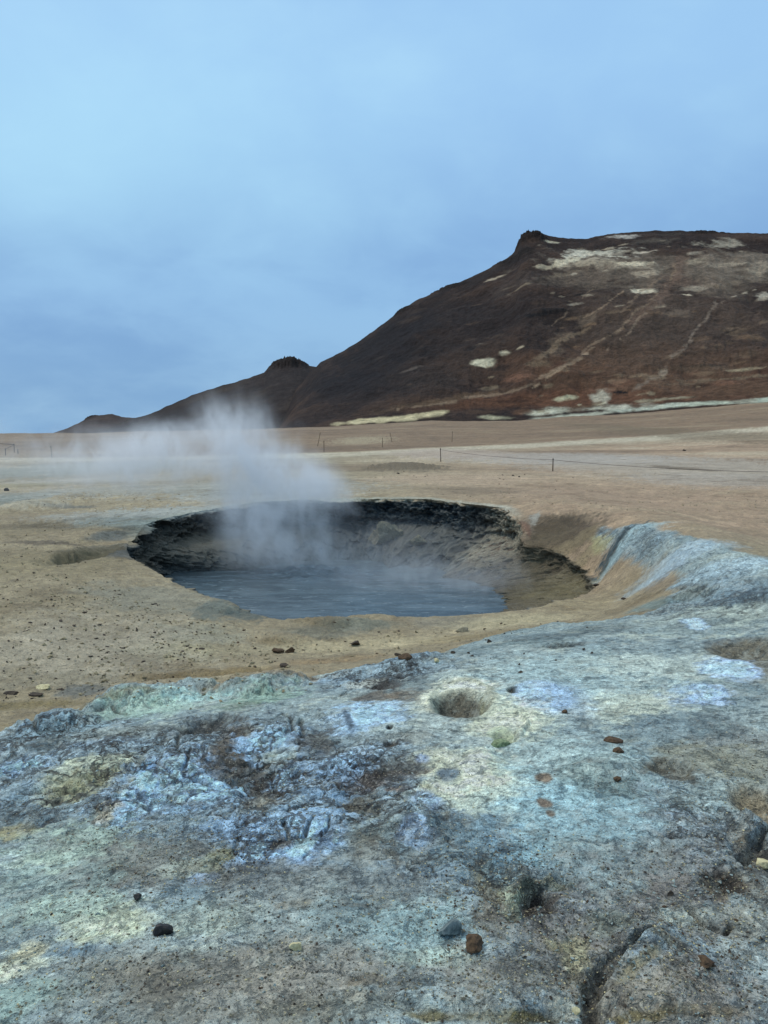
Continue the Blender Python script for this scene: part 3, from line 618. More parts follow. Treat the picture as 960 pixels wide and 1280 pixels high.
    # shrinkage cracks on the broken crust
    wv = N.noise(pos, 5, 5, 0.6); wn = N.n('ShaderNodeVectorMath', operation='MULTIPLY_ADD')
    N.l(wv.outputs['Color'], wn.inputs[0]); wn.inputs[1].default_value = (0.4, 0.4, 0.4); N.l(pos, wn.inputs[2])
    ck = N.vor(wn.outputs[0], 6.5, 'DISTANCE_TO_EDGE').outputs[0]
    ck2 = N.vor(wn.outputs[0], 19, 'DISTANCE_TO_EDGE').outputs[0]
    gate = N.ramp(N.noise(pos, 2.7, 4, 0.6).outputs[0], 0.46, 0.56)
    ck0 = N.vor(wn.outputs[0], 3.1, 'DISTANCE_TO_EDGE').outputs[0]
    cr = N.math('MAXIMUM', N.math('MULTIPLY', N.ramp(ck, 0.075, 0.02), gate), N.math('MULTIPLY', N.ramp(ck0, .05, .014), .9))
    cr2 = N.math('MULTIPLY', N.math('MULTIPLY', N.ramp(ck2, 0.09, 0.02), gate), 0.7)
    cr = N.math('MULTIPLY', N.math('MAXIMUM', cr, cr2), N.math('MULTIPLY', lump, crust_))
    c = N.mix(N.math('MULTIPLY', cr, 0.85), c, (*A((50, 48, 48)), 1))
    # grit: single grains, some pale, some dark
    gv = N.vor(pos, 130, 'F1'); gd = gv.outputs['Distance']
    gs = N.n('ShaderNodeSeparateColor'); N.l(gv.outputs['Color'], gs.inputs[0])
    gr = N.math('MULTIPLY', N.ramp(gd, 0.42, 0.25), near)
    c = N.mix(N.math('MULTIPLY', N.math('MULTIPLY', gr, N.ramp(gs.outputs[0], 0.80, 0.86)), 0.6), c, (*A((196, 192, 172)), 1))
    c = N.mix(N.math('MULTIPLY', N.math('MULTIPLY', gr, N.ramp(gs.outputs[1], 0.78, 0.84)), 0.65), c, (*A((62, 58, 54)), 1))
    # coarse crumbs on the plain
    pv = N.vor(pos, 16, 'F1'); ps = N.n('ShaderNodeSeparateColor'); N.l(pv.outputs['Color'], ps.inputs[0])
    pc = N.math('MULTIPLY', N.math('MULTIPLY', N.ramp(pv.outputs['Distance'], 0.34, 0.2), N.ramp(ps.outputs[0], 0.84, 0.9)), N.math('SUBTRACT', 1.0, crust_))
    c = N.mix(N.math('MULTIPLY', pc, 0.45), c, (*A((84, 72, 58)), 1))
    b = N.n('ShaderNodeBsdfPrincipled'); N.l(c, b.inputs['Base Color'])
    N.l(N.ramp(nB, 0.3, 0.7, 0.72, 0.95), b.inputs['Roughness']); b.inputs['Specular IOR Level'].default_value = 0.35
    # relief
    h = N.math('MULTIPLY', nA, 0.030)
    h = N.math('ADD', h, N.math('MULTIPLY', nB, 0.018))
    h = N.math('SUBTRACT', h, N.math('MULTIPLY', N.math('MULTIPLY', d4, crust_), .006))
    h = N.math('ADD', h, N.math('MULTIPLY', nC, 0.0035))
    h = N.math('SUBTRACT', h, N.math('MULTIPLY', cr, 0.014))
    h = N.math('SUBTRACT', h, N.math('MULTIPLY', N.math('MULTIPLY', dk_, amt), 0.005))
    h = N.math('ADD', h, N.math('MULTIPLY', N.ramp(gd, 0.5, 0.0), 0.0018))
    h = N.math('ADD', h, N.math('MULTIPLY', N.math('MULTIPLY', s1, crust_), 0.003))
    h = N.math('SUBTRACT', h, N.math('MULTIPLY', N.math('MULTIPLY', s2, crust_), 0.005))
    bu = N.n('ShaderNodeBump'); bu.inputs['Strength'].default_value = 1.0; bu.inputs['Distance'].default_value = 1.0
    N.l(h, bu.inputs['Height']); N.l(bu.outputs[0], b.inputs['Normal'])
    o = N.n('ShaderNodeOutputMaterial'); N.l(b.outputs[0], o.inputs[0])
    return m
GM = ground_material()

def masks(f):
    d = f['d']
    return np.stack([f['crust'], f['lump'] * f['crust'], sstep(11, 4, d)], 1)

# ------------------------------------------------------------------ ground sheet
azd = np.radians(30.5)
az_in = np.linspace(-azd, azd, 721)
az_out = azd + (np.linspace(0, 1, 71)[1:] ** 1.6) * (np.pi - azd)
az = np.concatenate([-az_out[::-1][1:], az_in, az_out[:-1], [np.pi]])
dep = np.linspace(math.atan(1.6 / 1.75), math.atan(1.6 / 55), 800)
dist = np.concatenate([np.linspace(0.2, 1.72, 22), 1.6 / np.tan(dep), np.geomspace(56, RF, 120), np.geomspace(225, 7000, 30)])
AZ, DD = np.meshgrid(az, dist)
gx = (np.sin(AZ) * DD).ravel(); gy = (np.cos(AZ) * DD).ravel()
gf = fields(gx, gy); gz = height(gx, gy, gf); gc = colour(gx, gy, gf)
ins = pit_inside(gx, gy)
me = grid_mesh('ground', np.stack([gx, gy, gz], 1), len(dist), len(az), keep=(ins < -0.42), closed=True,
               attrs={'col': gc, 'mask': masks(gf)})
ground = link('ground', me, GM); ground['kind'] = 'structure'
del gf

# ------------------------------------------------------------------ pit wall with its brow
NTH = 1500
th = np.linspace(-np.pi, np.pi, NTH, endpoint=False)
Rt = rim_r(th)
_bt, _br = polar(bot)
# water line: measured where it shows (far side), inside the rim elsewhere
Rb = np.interp(th, _bt, _br, left=0, right=0)
vis = (th > _bt.min()) & (th < _bt.max())
near_b = Rt - 0.35
w = sstep(_bt.min() - 0.25, _bt.min() + 0.05, th) * sstep(_bt.max() + 0.25, _bt.max() - 0.05, th)
Rb = np.where(vis, Rb, np.where(th < _bt.min(), _br[0], _br[-1]))
Rb = near_b * (1 - w) + Rb * w
Rb = smoothed(Rb, 14)
NA, NW = 34, 110
rows = []
# brow rows from outside inwards
for i in range(NA):
    t = i / NA
    rows.append(Rt + 1.5 * (1 - t) ** 1.5)
brow_r = np.array(rows)
X = PC[0] + np.cos(th) * brow_r; Y = PC[1] + np.sin(th) * brow_r
bx, by = X.ravel(), Y.ravel()
bf = fields(bx, by); bz = height(bx, by, bf); bc = colour(bx, by, bf); bm_ = masks(bf)
lift = np.interp(1 - np.arange(NA) / NA, [0, 0.25, 0.6, 1.0], [0.0, 0.018, 0.012, -0.06])
Z = bz.reshape(NA, NTH) + lift[:, None]
# wall rows
rimx, rimy = PC[0] + np.cos(th) * Rt, PC[1] + np.sin(th) * Rt
rf = fields(rimx, rimy); rz = height(rimx, rimy, rf)
T = np.linspace(0, 1, NW)[:, None]
TH = np.broadcast_to(th, (NW, NTH))
arc = TH * 4.3
right = sstep(-0.95, -0.6, TH) * sstep(0.72, 0.6, TH)       # the slumped sandy end
left = sstep(2.2, 2.7, np.abs(TH)) * (TH > 0)
zt = rz[None, :]; depthz = WATER_Z - 0.35 - zt
Zw = zt + depthz * T
# profile: overhanging brow then talus; gentle slope on the slumped side
Tq = T * .78 / np.clip((WATER_Z - zt) / depthz, .3, 1)
prof_steep = np.interp(Tq, [0, .04, .12, .3, .42, .52, .66, .78, 1], [0, -.02, -.10, -.13, -.02, .30, .72, 1.0, 1.3])
prof_slump = np.interp(Tq, [0, .06, .15, .34, .5, .62, .78, 1], [0, -.01, -.05, .02, .22, .55, 1.0, 1.3])
pr = prof_steep * (1 - right) + prof_slump * right
dr = (Rt - Rb)[None, :]
inward = np.where(pr > 0, pr * dr, pr * (0.9 - 0.5 * right))
nz_ = Zw * 1.0
edge = sstep(0.0, 0.06, T)
n1_ = fbm(arc.ravel(), nz_.ravel() * 1.6, 1.1, 5, 71, 0.55).reshape(NW, NTH)
n2_ = fbm(arc.ravel(), nz_.ravel() * 1.2, 4.5, 5, 72, 0.6, True).reshape(NW, NTH)
n3_ = fbm(arc.ravel() * 0.8 + .5 * n1_.ravel(), nz_.ravel() * 2.6 + .8 * n1_.ravel(), 1.5, 5, 73, 0.6).reshape(NW, NTH)
n4_ = fbm(arc.ravel(), nz_.ravel() * 1.5, 14, 3, 74, 0.6).reshape(NW, NTH)
led = sstep(-0.05, 0.08, n3_)
rough = 1 - 0.5 * right * (T < .42)
groov = fbm(arc.ravel() * 1.0, nz_.ravel() * .35, 5.5, 3, 77, .5, True).reshape(NW, NTH) * np.exp(-((TH + .25) / .35) ** 2)
inward = inward + edge * .10 * groov
inward = inward + edge * rough * (0.34 * n1_ + 0.15 * n2_ + 0.10 * (led - .5) + 0.06 * n4_)
farside = sstep(0.2, 0.6, TH) * sstep(3.1, 2.7, TH)
# spring ledge blocks at the foot of the wall
for (tc_, wd, z0, amp) in ((1.33, .10, -.45, .7), (1.15, .05, -.3, .4), (2.45, .28, -.5, .75), (0.55, .2, -.62, .4), (1.9, .15, -.6, .3)):
    inward = inward + amp * np.exp(-((TH - tc_) / wd) ** 2) * sstep(z0 + .12, z0 - .12, Zw + .12 * n1_)
Rw = Rt[None, :] - inward * (1 - 0.0 * T)
Xw = PC[0] + np.cos(TH) * Rw; Yw = PC[1] + np.sin(TH) * Rw
Zw = Zw + edge * 0.03 * n2_
# wall colours: wet mud, with the pit's blue misty shade in the base
tt = np.broadcast_to(T, (NW, NTH)).ravel(); thr = TH.ravel(); a1, a2, a3, a4 = n1_.ravel(), n2_.ravel(), n3_.ravel(), n4_.ravel()
wc = np.tile(A((36, 46, 58)), (NW * NTH, 1))
wc = mixc(wc, sstep(.0, .4, a3 + .3 * a4) * .5, A((38, 49, 60)))
wc = mixc(wc, sstep(.0, .4, -a1 + .3 * a4) * .6, A((22, 30, 42)))
rgt = sstep(1.15, .7, thr) * sstep(-.9, -.5, thr)
wc = mixc(wc, rgt * .85, A((84, 74, 60)))
wc = mixc(wc, rgt * sstep(.05, .35, a2 * .6 + a1) * .8, A((104, 100, 88)))
wc = mixc(wc, rgt * sstep(.0, .35, -a1 + .4 * a4) * .7, A((64, 50, 40)))
wc = mixc(wc, (1 - right.ravel()) * sstep(.25, .5, a2 * .7 + a4 * .5) * sstep(1.9, 1.4, thr) * .5, A((104, 108, 106)))
wc = mixc(wc, rgt * sstep(.1, .4, a3) * sstep(.85, .5, thr) * .5, A((122, 84, 58)))
sl = right.ravel()
wc = mixc(wc, sl * .8, A((80, 72, 60)))
wc = mixc(wc, sl * sstep(0.0, .3, -a1 + .5 * a4) * .6, A((50, 42, 34)))
wc = mixc(wc, sl * sstep(0.1, .4, a2) * .4, A((112, 102, 84)))
wc = mixc(wc, sstep(.35, .55, thr) * sstep(.95, .8, thr) * sstep(.1, .4, a4 + a2) * .7, A((150, 146, 132)))
wc = mixc(wc, sstep(.45, .6, thr) * sstep(.9, .75, thr) * sstep(.1, .3, -a4) * .6, A((110, 74, 54)))
bowl = np.exp(-((thr + .25) / .25) ** 2) * sstep(.1, .3, tt)
wc = mixc(wc, bowl * .7 * sstep(.75, .35, tt), A((120, 108, 80)))
wc = mixc(wc, sl * sstep(.4, .75, tt) * .7, A((62, 62, 60)))
foot_ = np.exp(-((thr - 2.45) / .35) ** 2) * sstep(-.3, -.45, Zw.ravel())
lft = sstep(1.7, 2.3, thr)
wc = mixc(wc, lft * .6 * sstep(.12, .3, tt), A((70, 72, 70)))
wc = mixc(wc, lft * sstep(.05, .3, a2) * .5, A((96, 94, 86)))
wc = mixc(wc, foot_ * .7, A((84, 88, 84)))
foot2 = (np.exp(-((thr - 1.33) / .12) ** 2) + np.exp(-((thr - 1.12) / .05) ** 2)) * sstep(-.25, -.4, Zw.ravel())
wc = mixc(wc, np.clip(foot2, 0, 1) * .6, A((92, 94, 88)))
wc = mixc(wc, sstep(.3, .0, Zw.ravel() - WATER_Z) * .6 * (1 - sl), A((48, 60, 72)))
lip = sstep(.07, .02, tt + .03 * a4)
rc = colour(rimx, rimy, rf)
wc = wc * (1 - lip[:, None]) + np.tile(rc, (NW, 1)) * lip[:, None]
palelip = sstep(.10, .03, tt + .05 * a2) * sstep(.55, .8, thr) * sstep(2.2, 1.6, thr)
wc = mixc(wc, palelip * .8 * sstep(-.3, .2, a1 + a4), A((170, 178, 166)))
V = np.concatenate([np.stack([X.ravel(), Y.ravel(), Z.ravel()], 1), np.stack([Xw.ravel(), Yw.ravel(), Zw.ravel()], 1)])
browline = sstep(.30, .02, (brow_r - Rt[None, :]).ravel() + .12 * bf['wx']) * sstep(.5, .8, np.tile(th, NA)) * sstep(3.14, 2.9, np.tile(th, NA))
bc = mixc(bc, browline * .6, A((158, 168, 162)))
cols = np.concatenate([bc, np.clip(wc, .008, .8)])
mk = np.concatenate([bm_, np.tile(np.array([[0.15, 0.2, 0.0]]), (NW * NTH, 1))])
me = grid_mesh('pit_wall', V, NA + NW, NTH, closed=True, attrs={'col': cols, 'mask': mk}, flip=True)
pit = link('pit_wall', me, GM); pit['kind'] = 'structure'
del bf

# ------------------------------------------------------------------ hot mud water
def water_material():
    m = bpy.data.materials.new("grey_mud_water"); m.use_nodes = True; N = NT(m.node_tree)
    g = N.n('ShaderNodeNewGeometry'); pos = g.outputs['Position']
    mp = N.n('ShaderNodeMapping'); mp.inputs['Scale'].default_value = (0.8, 2.0, 1); N.l(pos, mp.inputs[0])
    a = N.noise(mp.outputs[0], 1.3, 5, 0.55, 0.8).outputs[0]; b_ = N.noise(mp.outputs[0], 6, 4, 0.6, 0.5).outputs[0]
    c = N.mix(N.ramp(a, .35, .65), (*A((52, 62, 74)), 1), (*A((80, 92, 106)), 1))
    pale_streak = N.ramp(N.noise(mp.outputs[0], 3.0, 7, 0.6, 2.0).outputs[0], .60, .64)
    c = N.mix(N.math('MULTIPLY', pale_streak, .3), c, (*A((160, 172, 186)), 1))  # pale streaks mixed over the mud colour
    b = N.n('ShaderNodeBsdfPrincipled'); N.l(c, b.inputs['Base Color']); b.inputs['Roughness'].default_value = .27; b.inputs['IOR'].default_value = 1.33
    h = N.math('ADD', N.math('MULTIPLY', a, .032), N.math('MULTIPLY', b_, .006))
    bu = N.n('ShaderNodeBump'); bu.inputs['Strength'].default_value = .9; bu.inputs['Distance'].default_value = 1; N.l(h, bu.inputs['Height']); N.l(bu.outputs[0], b.inputs['Normal'])
    o = N.n('ShaderNodeOutputMaterial'); N.l(b.outputs[0], o.inputs[0]); return m
rr_ = np.linspace(0.0005, 1, 70)[:, None] * (np.maximum(Rt, Rb) + .35)[None, ::6]
tw = th[::6]
wxx = PC[0] + np.cos(tw) * rr_; wyy = PC[1] + np.sin(tw) * rr_
bx0, by0 = at_z(395, 716, WATER_Z)
q = np.hypot((wxx - bx0) / .9, (wyy - by0) / .8)
wz = WATER_Z + .012 * fbm(wxx.ravel(), wyy.ravel(), 1.5, 3, 81).reshape(wxx.shape) + np.exp(-q ** 2) * (.03 + .22 * np.abs(fbm(wxx.ravel(), wyy.ravel(), 2.6, 3, 82)).reshape(wxx.shape))
me = grid_mesh('mud_water', np.stack([wxx.ravel(), wyy.ravel(), wz.ravel()], 1), 70, len(tw), closed=True)
water = link('mud_water', me, water_material()); water['kind'] = 'structure'

# ------------------------------------------------------------------ hills
def hill_material():
    m = bpy.data.materials.new("volcanic_hillside"); m.use_nodes = True; N = NT(m.node_tree)
    g = N.n('ShaderNodeNewGeometry'); pos = g.outputs['Position']
    col = N.n('ShaderNodeAttribute', attribute_name='col')
    nA = N.noise(pos, .09, 9, .66, .5).outputs[0]; nB = N.noise(pos, .5, 7, .68, .3).outputs[0]
    def scal(x):
        cc = N.n('ShaderNodeCombineColor')
        for i in range(3): N.l(x, cc.inputs[i])
        return cc.outputs[0]
    c = N.mix(1.0, col.outputs['Color'], scal(N.math('MULTIPLY_ADD', N.math('SUBTRACT', nA, .5), 1.5, 1.0)), 'MULTIPLY')
    c = N.mix(1.0, c, scal(N.math('MULTIPLY_ADD', N.math('SUBTRACT', nB, .5), 2.2, 1.0)), 'MULTIPLY')
    nD = N.noise(pos, 1.6, 4, .7, .3).outputs[0]
    c = N.mix(N.ramp(nD, .42, .34, 0, .5), c, (.008, .007, .007, 1)); c = N.mix(N.ramp(nD, .6, .7, 0, .3), c, (.20, .17, .14, 1))
    b = N.n('ShaderNodeBsdfPrincipled'); N.l(c, b.inputs['Base Color']); b.inputs['Roughness'].default_value = .95; b.inputs['Specular IOR Level'].default_value = .1
    h = N.math('ADD', N.math('MULTIPLY', nA, 5.0), N.math('MULTIPLY', nB, 1.6))
    bu = N.n('ShaderNodeBump'); bu.inputs['Strength'].default_value = .6; bu.inputs['Distance'].default_value = 1.0; N.l(h, bu.inputs['Height']); N.l(bu.outputs[0], b.inputs['Normal'])
    o = N.n('ShaderNodeOutputMaterial'); N.l(b.outputs[0], o.inputs[0]); return m
HM = hill_material()
def te(px, py):
    d = ray(px, py); return d[2] / math.hypot(d[0], d[1])
def make_hill(prof, r_foot, r_top, nc, nr, basecol, seed, gully=1.0, crag=(), marks=(), strokes=(), power=1.0, rise=None, flecks=()):
    pa = np.array([px_az(*p) for p in prof]); pt = np.array([te(*p) for p in prof])
    a0, a1 = pa[0], pa[-1]
    az = np.linspace(a0, a1, nc)
    tp = np.interp(az, pa, pt)
    rt = np.interp(az, [a0, a1], r_top) if isinstance(r_top, tuple) else np.full(nc, r_top)
    top = EYE + tp * rt
    arc = az * np.mean(rt)
    top = top + .9 * fbm(arc, arc * 0 + seed, .12, 4, seed) * sstep(0, 12, top)
    fz = EYE + np.interp(az, _faz, _fte) * r_foot - 0.8
    if rise is not None: fz = np.minimum(fz, top)
    t = np.concatenate([np.linspace(-.04, 1, nr - 24), 1 + np.linspace(0, 1, 25)[1:] ** 1.3 * 1.3])[:, None]
    r = r_foot + (rt - r_foot)[None, :] * t
    s = np.clip(t, 0, 1)
    shape = s ** power * (1 - .12 * sstep(.75, 1, s) * 0)
    z = fz[None, :] + (top - fz)[None, :] * shape
    z = np.where(t > 1, top[None, :] - (top - fz + 6)[None, :] * sstep(0, 1.3, t - 1) * 1.0, z)
    z = np.where(t < 0, fz[None, :] - 3 * (-t) / .04, z)
    AR = np.broadcast_to(arc[None, :], r.shape)
    env = sstep(0.0, .15, t) * sstep(1.0, .86, t)
    tr = (r - r_foot)
    g1 = fbm((AR + 0 * tr).ravel(), (tr * .22).ravel(), .035, 5, seed + 3, .55, True).reshape(r.shape)
    g2 = fbm(AR.ravel(), tr.ravel(), .02, 6, seed + 7, .55).reshape(r.shape)
    g3 = fbm(AR.ravel(), (tr * .5).ravel(), .16, 4, seed + 9, .6, True).reshape(r.shape)
    hscale = np.clip((top - fz) / 100, .05, 1)[None, :]
    z = z + gully * env * hscale * (1.0 * g1 + 5.0 * g2 + .5 * g3)
    Xh = np.sin(az)[None, :] * r; Yh = np.cos(az)[None, :] * r
    def where(px, py):
        a = px_az(px, py); i = int(np.clip(np.searchsorted(az, a), 0, nc - 1))
        el = (z[:, i] - EYE) / r[:, i]; k = int(np.argmax(el >= te(px, py)))
        if el.max() < te(px, py): k = int(np.argmax(el))
        return Xh[k, i], z[k, i], r[k, i]
    col = np.tile(A(basecol[0]), (r.size, 1))
    zz_ = z.ravel(); xx = Xh.ravel(); N1 = g2.ravel(); N2 = g1.ravel(); N3 = g3.ravel(); tt = np.broadcast_to(t, r.shape).ravel()
    col = mixc(col, sstep(.0, .35, N1) * .6, A(basecol[1]))
    col = mixc(col, sstep(.0, .35, -N1 + .3 * N3) * .6, A(basecol[2]))
    wx_ = fbm(xx, zz_ * 1.5, .05, 5, seed + 21, .6); wz_ = fbm(xx, zz_ * 1.5, .05, 5, seed + 22, .6); fi = fbm(xx, zz_ * 1.6, .25, 4, seed + 23, .6)
    st_ = fbm((xx + .55 * zz_), (zz_ * .25), .16, 4, seed + 24, .6)
    for (px, py, rx, ry, rot, k, s_, edge, rag) in marks:
        cx, cz, rr = where(px, py); q_ = rr / F
        rx_, ry_ = rx * q_, ry * q_
        X_ = xx - cx + wx_ * rag * min(rx_, ry_) * 1.6; Z_ = zz_ - cz + wz_ * rag * min(rx_, ry_) * 1.6
        ca, sa = math.cos(math.radians(rot)), math.sin(math.radians(rot))
        q = np.hypot((X_ * ca + Z_ * sa) / rx_, (-X_ * sa + Z_ * ca) / ry_) + .5 * rag * (fi + st_)
        w = sstep(1.35 - .2 * edge, .3 + .5 * edge, q) * s_ * (tt <= 1.02)
        col = mixc(col, w, A(k))
    for (px, py, rx, ry, k, s_) in flecks:
        cx, cz, rr = where(px, py); q_ = rr / F; rx_, ry_ = rx * q_, ry * q_
        ii = np.nonzero((np.abs(xx - cx) < rx_ * 2.6) & (np.abs(zz_ - cz) < ry_ * 2.6 + rx_ * .4) & (tt <= 1.02))[0]
        X_ = xx[ii] - cx + wx_[ii] * rx_ * .8; Z_ = zz_[ii] - cz + wz_[ii] * ry_ * 1.4 - .18 * (xx[ii] - cx)
        q = np.hypot(X_ / rx_, Z_ / ry_) + .6 * fi[ii]
        w = sstep(1.3, .5, q) * s_; col[ii] = col[ii] * (1 - w[:, None]) + A(k)[None, :] * w[:, None]
    for pts, wd, k, s_ in strokes:
        P_ = [where(*p) for p in pts]
        dmin = np.full(xx.shape, 1e9)
        for (ax, az_, _), (bx_, bz_, _) in zip(P_[:-1], P_[1:]):
            ex, ez = bx_ - ax, bz_ - az_
            u = np.clip(((xx - ax) * ex + (zz_ - az_) * ez) / (ex * ex + ez * ez + 1e-9), 0, 1)
            dmin = np.minimum(dmin, np.hypot(xx - ax - ex * u + wx_ * 2.2, zz_ - az_ - ez * u + wz_ * 1.6))
        ww = wd * np.mean([p[2] for p in P_]) / F
        w = sstep(ww * 1.3, ww * .4, dmin + fi * ww * 1.2) * s_ * (tt <= 1.02)
        col = mixc(col, w, A(k))
    # crags: rough bedrock standing out of the slope
    Zf = z.copy()
    for (px, py, rx, ry, amp) in crag:
        cx, cz, rr = where(px, py); q_ = rr / F
        q = np.hypot((Xh - cx) / (rx * q_), (z - cz) / (ry * q_) + 0 * r)
        w = sstep(1.2, .5, q + .3 * g3) * (t < 1.25)
        rk = fbm(Xh.ravel(), (z * 1.2).ravel(), .35, 4, seed + 31, .6, True).reshape(r.shape)
        Zf = Zf + w * amp * (.25 + .75 * rk) * q_ * 4
        col = mixc(col, w.ravel() * .9, A((34, 30, 30)))
    me = grid_mesh('hill', np.stack([Xh.ravel(), Yh.ravel(), Zf.ravel()], 1), nr, nc, attrs={'col': np.clip(col, .008, .7)})
    o = link('hill', me, HM); o['kind'] = 'structure'
    return o, where

MAIN = [(345,541),(370,486),(392,462),(400,453),(425,441),(450,426),(480,404),(500,389),(520,376),(555,360),(590,346),(620,331),(640,318),(646,311),(652,300),(660,293),(674,291),(688,295),(720,299),(740,297),(760,293),(800,289),(850,288),(890,290),(960,292),(1050,300),(1200,320),(1500,370),(1900,450),(2600,520)]
DK=(64,50,45)
hill_marks = [
 (760,470,200,40,-8,(98,68,50),.75,.1,.5),(700,500,140,14,0,(104,66,44),.85,.2,.5),(860,460,140,50,-10,(94,70,56),.65,.1,.5),(620,505,110,8,5,(92,60,42),.75,.2,.5),
 (850,340,150,40,0,(112,100,90),.75,.1,.6),(800,400,110,60,30,(84,70,62),.6,.1,.6),(900,400,90,50,0,(76,64,58),.6,.1,.6),(520,450,120,60,0,(50,42,40),.5,.1,.5),(940,330,60,30,0,(128,118,108),.5,.2,.9),
 (480,430,110,50,25,(28,26,30),.9,.1,.5),(590,400,70,40,25,(36,32,34),.7,.1,.5),(430,480,80,30,0,(28,26,30),.85,.1,.5),(540,470,50,24,0,(46,40,39),.5,.1,.5),(600,460,30,40,0,(54,44,40),.4,.1,.5),
 (700,380,40,20,20,(58,46,42),.6,.2,.8),(720,350,60,14,10,(96,84,76),.5,.2,1.0),(650,350,40,12,25,(64,56,54),.6,.2,1.0),
 # pale fumarole grounds
 (742,324,60,20,4,(128,118,108),.6,.05,1.2),(739,318,36,13,6,(196,194,182),.85,.1,1.4),(755,330,50,9,-8,(160,148,132),.7,.1,1.4),(712,326,26,6,20,(196,186,166),.85,.3,1.4),(681,332,20,4.5,14,(176,164,144),.8,.4,1.4),(793,328,20,4.5,0,(190,178,158),.9,.5,1.2),(800,317,12,2,0,(190,180,166),.8,.5,1.0),
 (810,342,14,6,15,(164,150,134),.75,.4,1.3),(802,365,14,6,0,(198,190,172),.95,.55,1.0),(860,369,8,2.5,0,(184,172,154),.9,.5,1.0),(902,305,22,8,15,(166,160,148),.7,.1,1.3),(914,332,30,4,4,(152,140,126),.65,.1,1.5),(948,338,20,8,0,(146,134,120),.6,.1,1.4),(952,369,10,5,10,(178,172,160),.8,.4,1.4),
 (777,296,18,5,0,(176,176,172),.75,.3,1.2),(689,303,12,3,6,(180,172,154),.9,.5,1.0),(618,349,14,2.5,12,(160,148,132),.85,.4,1.3),(656,357,11,2,16,(130,116,100),.7,.4,1.3),(843,391,14,6,0,(112,98,88),.5,.3,1.2),(700,345,30,4,10,(120,106,92),.6,.2,1.4),(636,360,8,2,10,(116,104,92),.6,.3,1.3),
 (604,454,15,6.5,6,(192,188,168),.97,.55,.8),(628,442,8,4,10,(176,168,148),.92,.5,1.0),(649,435,6,1.6,30,(160,148,128),.85,.5,.8),(515,461,14,2.5,18,(104,96,92),.6,.4,.8),(600,430,4,2,0,(120,108,96),.6,.4,.8),
 (681,391,28,4,12,(24,22,24),.9,.5,1.0),(725,369,7,2,10,(24,20,20),.9,.5,.9),(879,458,24,2.2,2,(30,24,22),.85,.5,1.0),(560,362,40,6,28,(30,26,28),.8,.3,.9),(500,388,14,4,35,(26,24,26),.8,.3,.9),(610,345,50,6,28,(38,34,35),.7,.3,.9),(640,325,16,10,30,(30,26,27),.7,.3,.9),
 (835,294,20,4,0,(64,58,54),.6,.3,.8),(880,290,24,3,0,(40,34,32),.7,.3,.7),(815,302,30,6,0,(92,86,80),.5,.2,1.0),
 (700,428,40,8,35,(100,84,72),.55,.2,1.2),(730,402,24,5,35,(104,90,78),.55,.3,1.2),(560,500,90,5,10,(100,80,64),.6,.3,.8),(845,352,14,18,60,(100,82,74),.6,.2,.9),(827,466,10,3,30,(150,138,124),.8,.4,1.0),(900,460,50,6,-5,(92,76,64),.5,.3,.9),
 (935,463,26,2.2,4,(150,136,114),.85,.3,1.5),(905,474,50,2,0,(120,104,88),.6,.3,1.5),(860,480,40,2,0,(108,92,78),.5,.3,1.5),(700,476,60,4,10,(70,52,42),.6,.2,1.2),(640,503,30,3,0,(60,40,32),.7,.3,1.0),
 # foot of the hill: pale clays
 (480,525,66,4,5,(190,176,144),.97,.55,.7),(537,518,28,3,8,(186,172,140),.9,.5,.8),(600,516,22,3,0,(70,52,42),.7,.4,.7),(616,523,22,2.6,0,(160,156,134),.85,.4,1.0),
 (685,516,28,4.5,6,(166,170,150),.9,.4,1.1),(706,498,14,3,6,(172,168,144),.9,.45,1.0),(752,497,16,5.5,26,(172,172,152),.85,.35,1.2),(764,510,34,4,3,(176,180,162),.9,.4,1.1),(735,508,20,2.2,4,(96,72,56),.7,.4,1.2),
 (877,505,90,2.8,4,(168,180,168),.95,.45,.9),(810,511,50,2.5,5,(166,176,162),.9,.4,1.0),(960,499,50,2.8,5,(164,178,168),.95,.45,.8),(830,500,30,1.6,5,(140,134,116),.7,.4,1.3),(720,520,50,2.2,5,(164,170,152),.9,.4,1.0),
 (772,491,11,2.0,0,(18,14,14),.97,.7,.4),
]
hill_strokes = [
 ([(851,322),(847,345),(827,368),(804,389),(791,403)],6,(104,84,74),.75),
 ([(845,330),(836,355),(818,372),(798,388),(780,408),(768,416),(743,432),(727,445),(706,457),(681,472),(660,483),(635,491),(598,497),(560,504),(500,513)],1.7,(128,108,92),.75),
 ([(743,436),(725,449),(704,462),(684,476),(664,485)],1.6,(138,118,100),.8),
 ([(810,391),(793,407),(777,424),(762,439)],1.4,(126,108,94),.8),
 ([(777,364),(760,378),(735,395),(714,405)],1.3,(128,108,92),.75),
 ([(735,412),(702,428),(677,445),(656,457)],3.0,(116,98,82),.7),
 ([(743,360),(718,382),(689,407)],1.0,(118,100,86),.7),
 ([(870,332),(893,349),(895,370),(881,399),(860,428),(843,447),(827,466),(810,474),(789,489)],1.4,(122,108,98),.7),
 ([(830,345),(800,365),(775,392)],1.5,(120,102,88),.6),
 ([(956,376),(939,395),(922,410),(905,416)],1.2,(48,38,36),.8),
 ([(833,295),(843,314)],1.0,(40,34,32),.85),([(852,293),(854,312)],1.0,(40,34,32),.85),
 ([(440,490),(420,512)],1.2,(44,38,38),.7),([(888,350),(905,365),(902,380)],1.0,(110,96,86),.6),
 ([(600,440),(560,470),(520,490)],1.2,(62,52,48),.5),
]
rf_ = random.Random(44); FLECKS = []
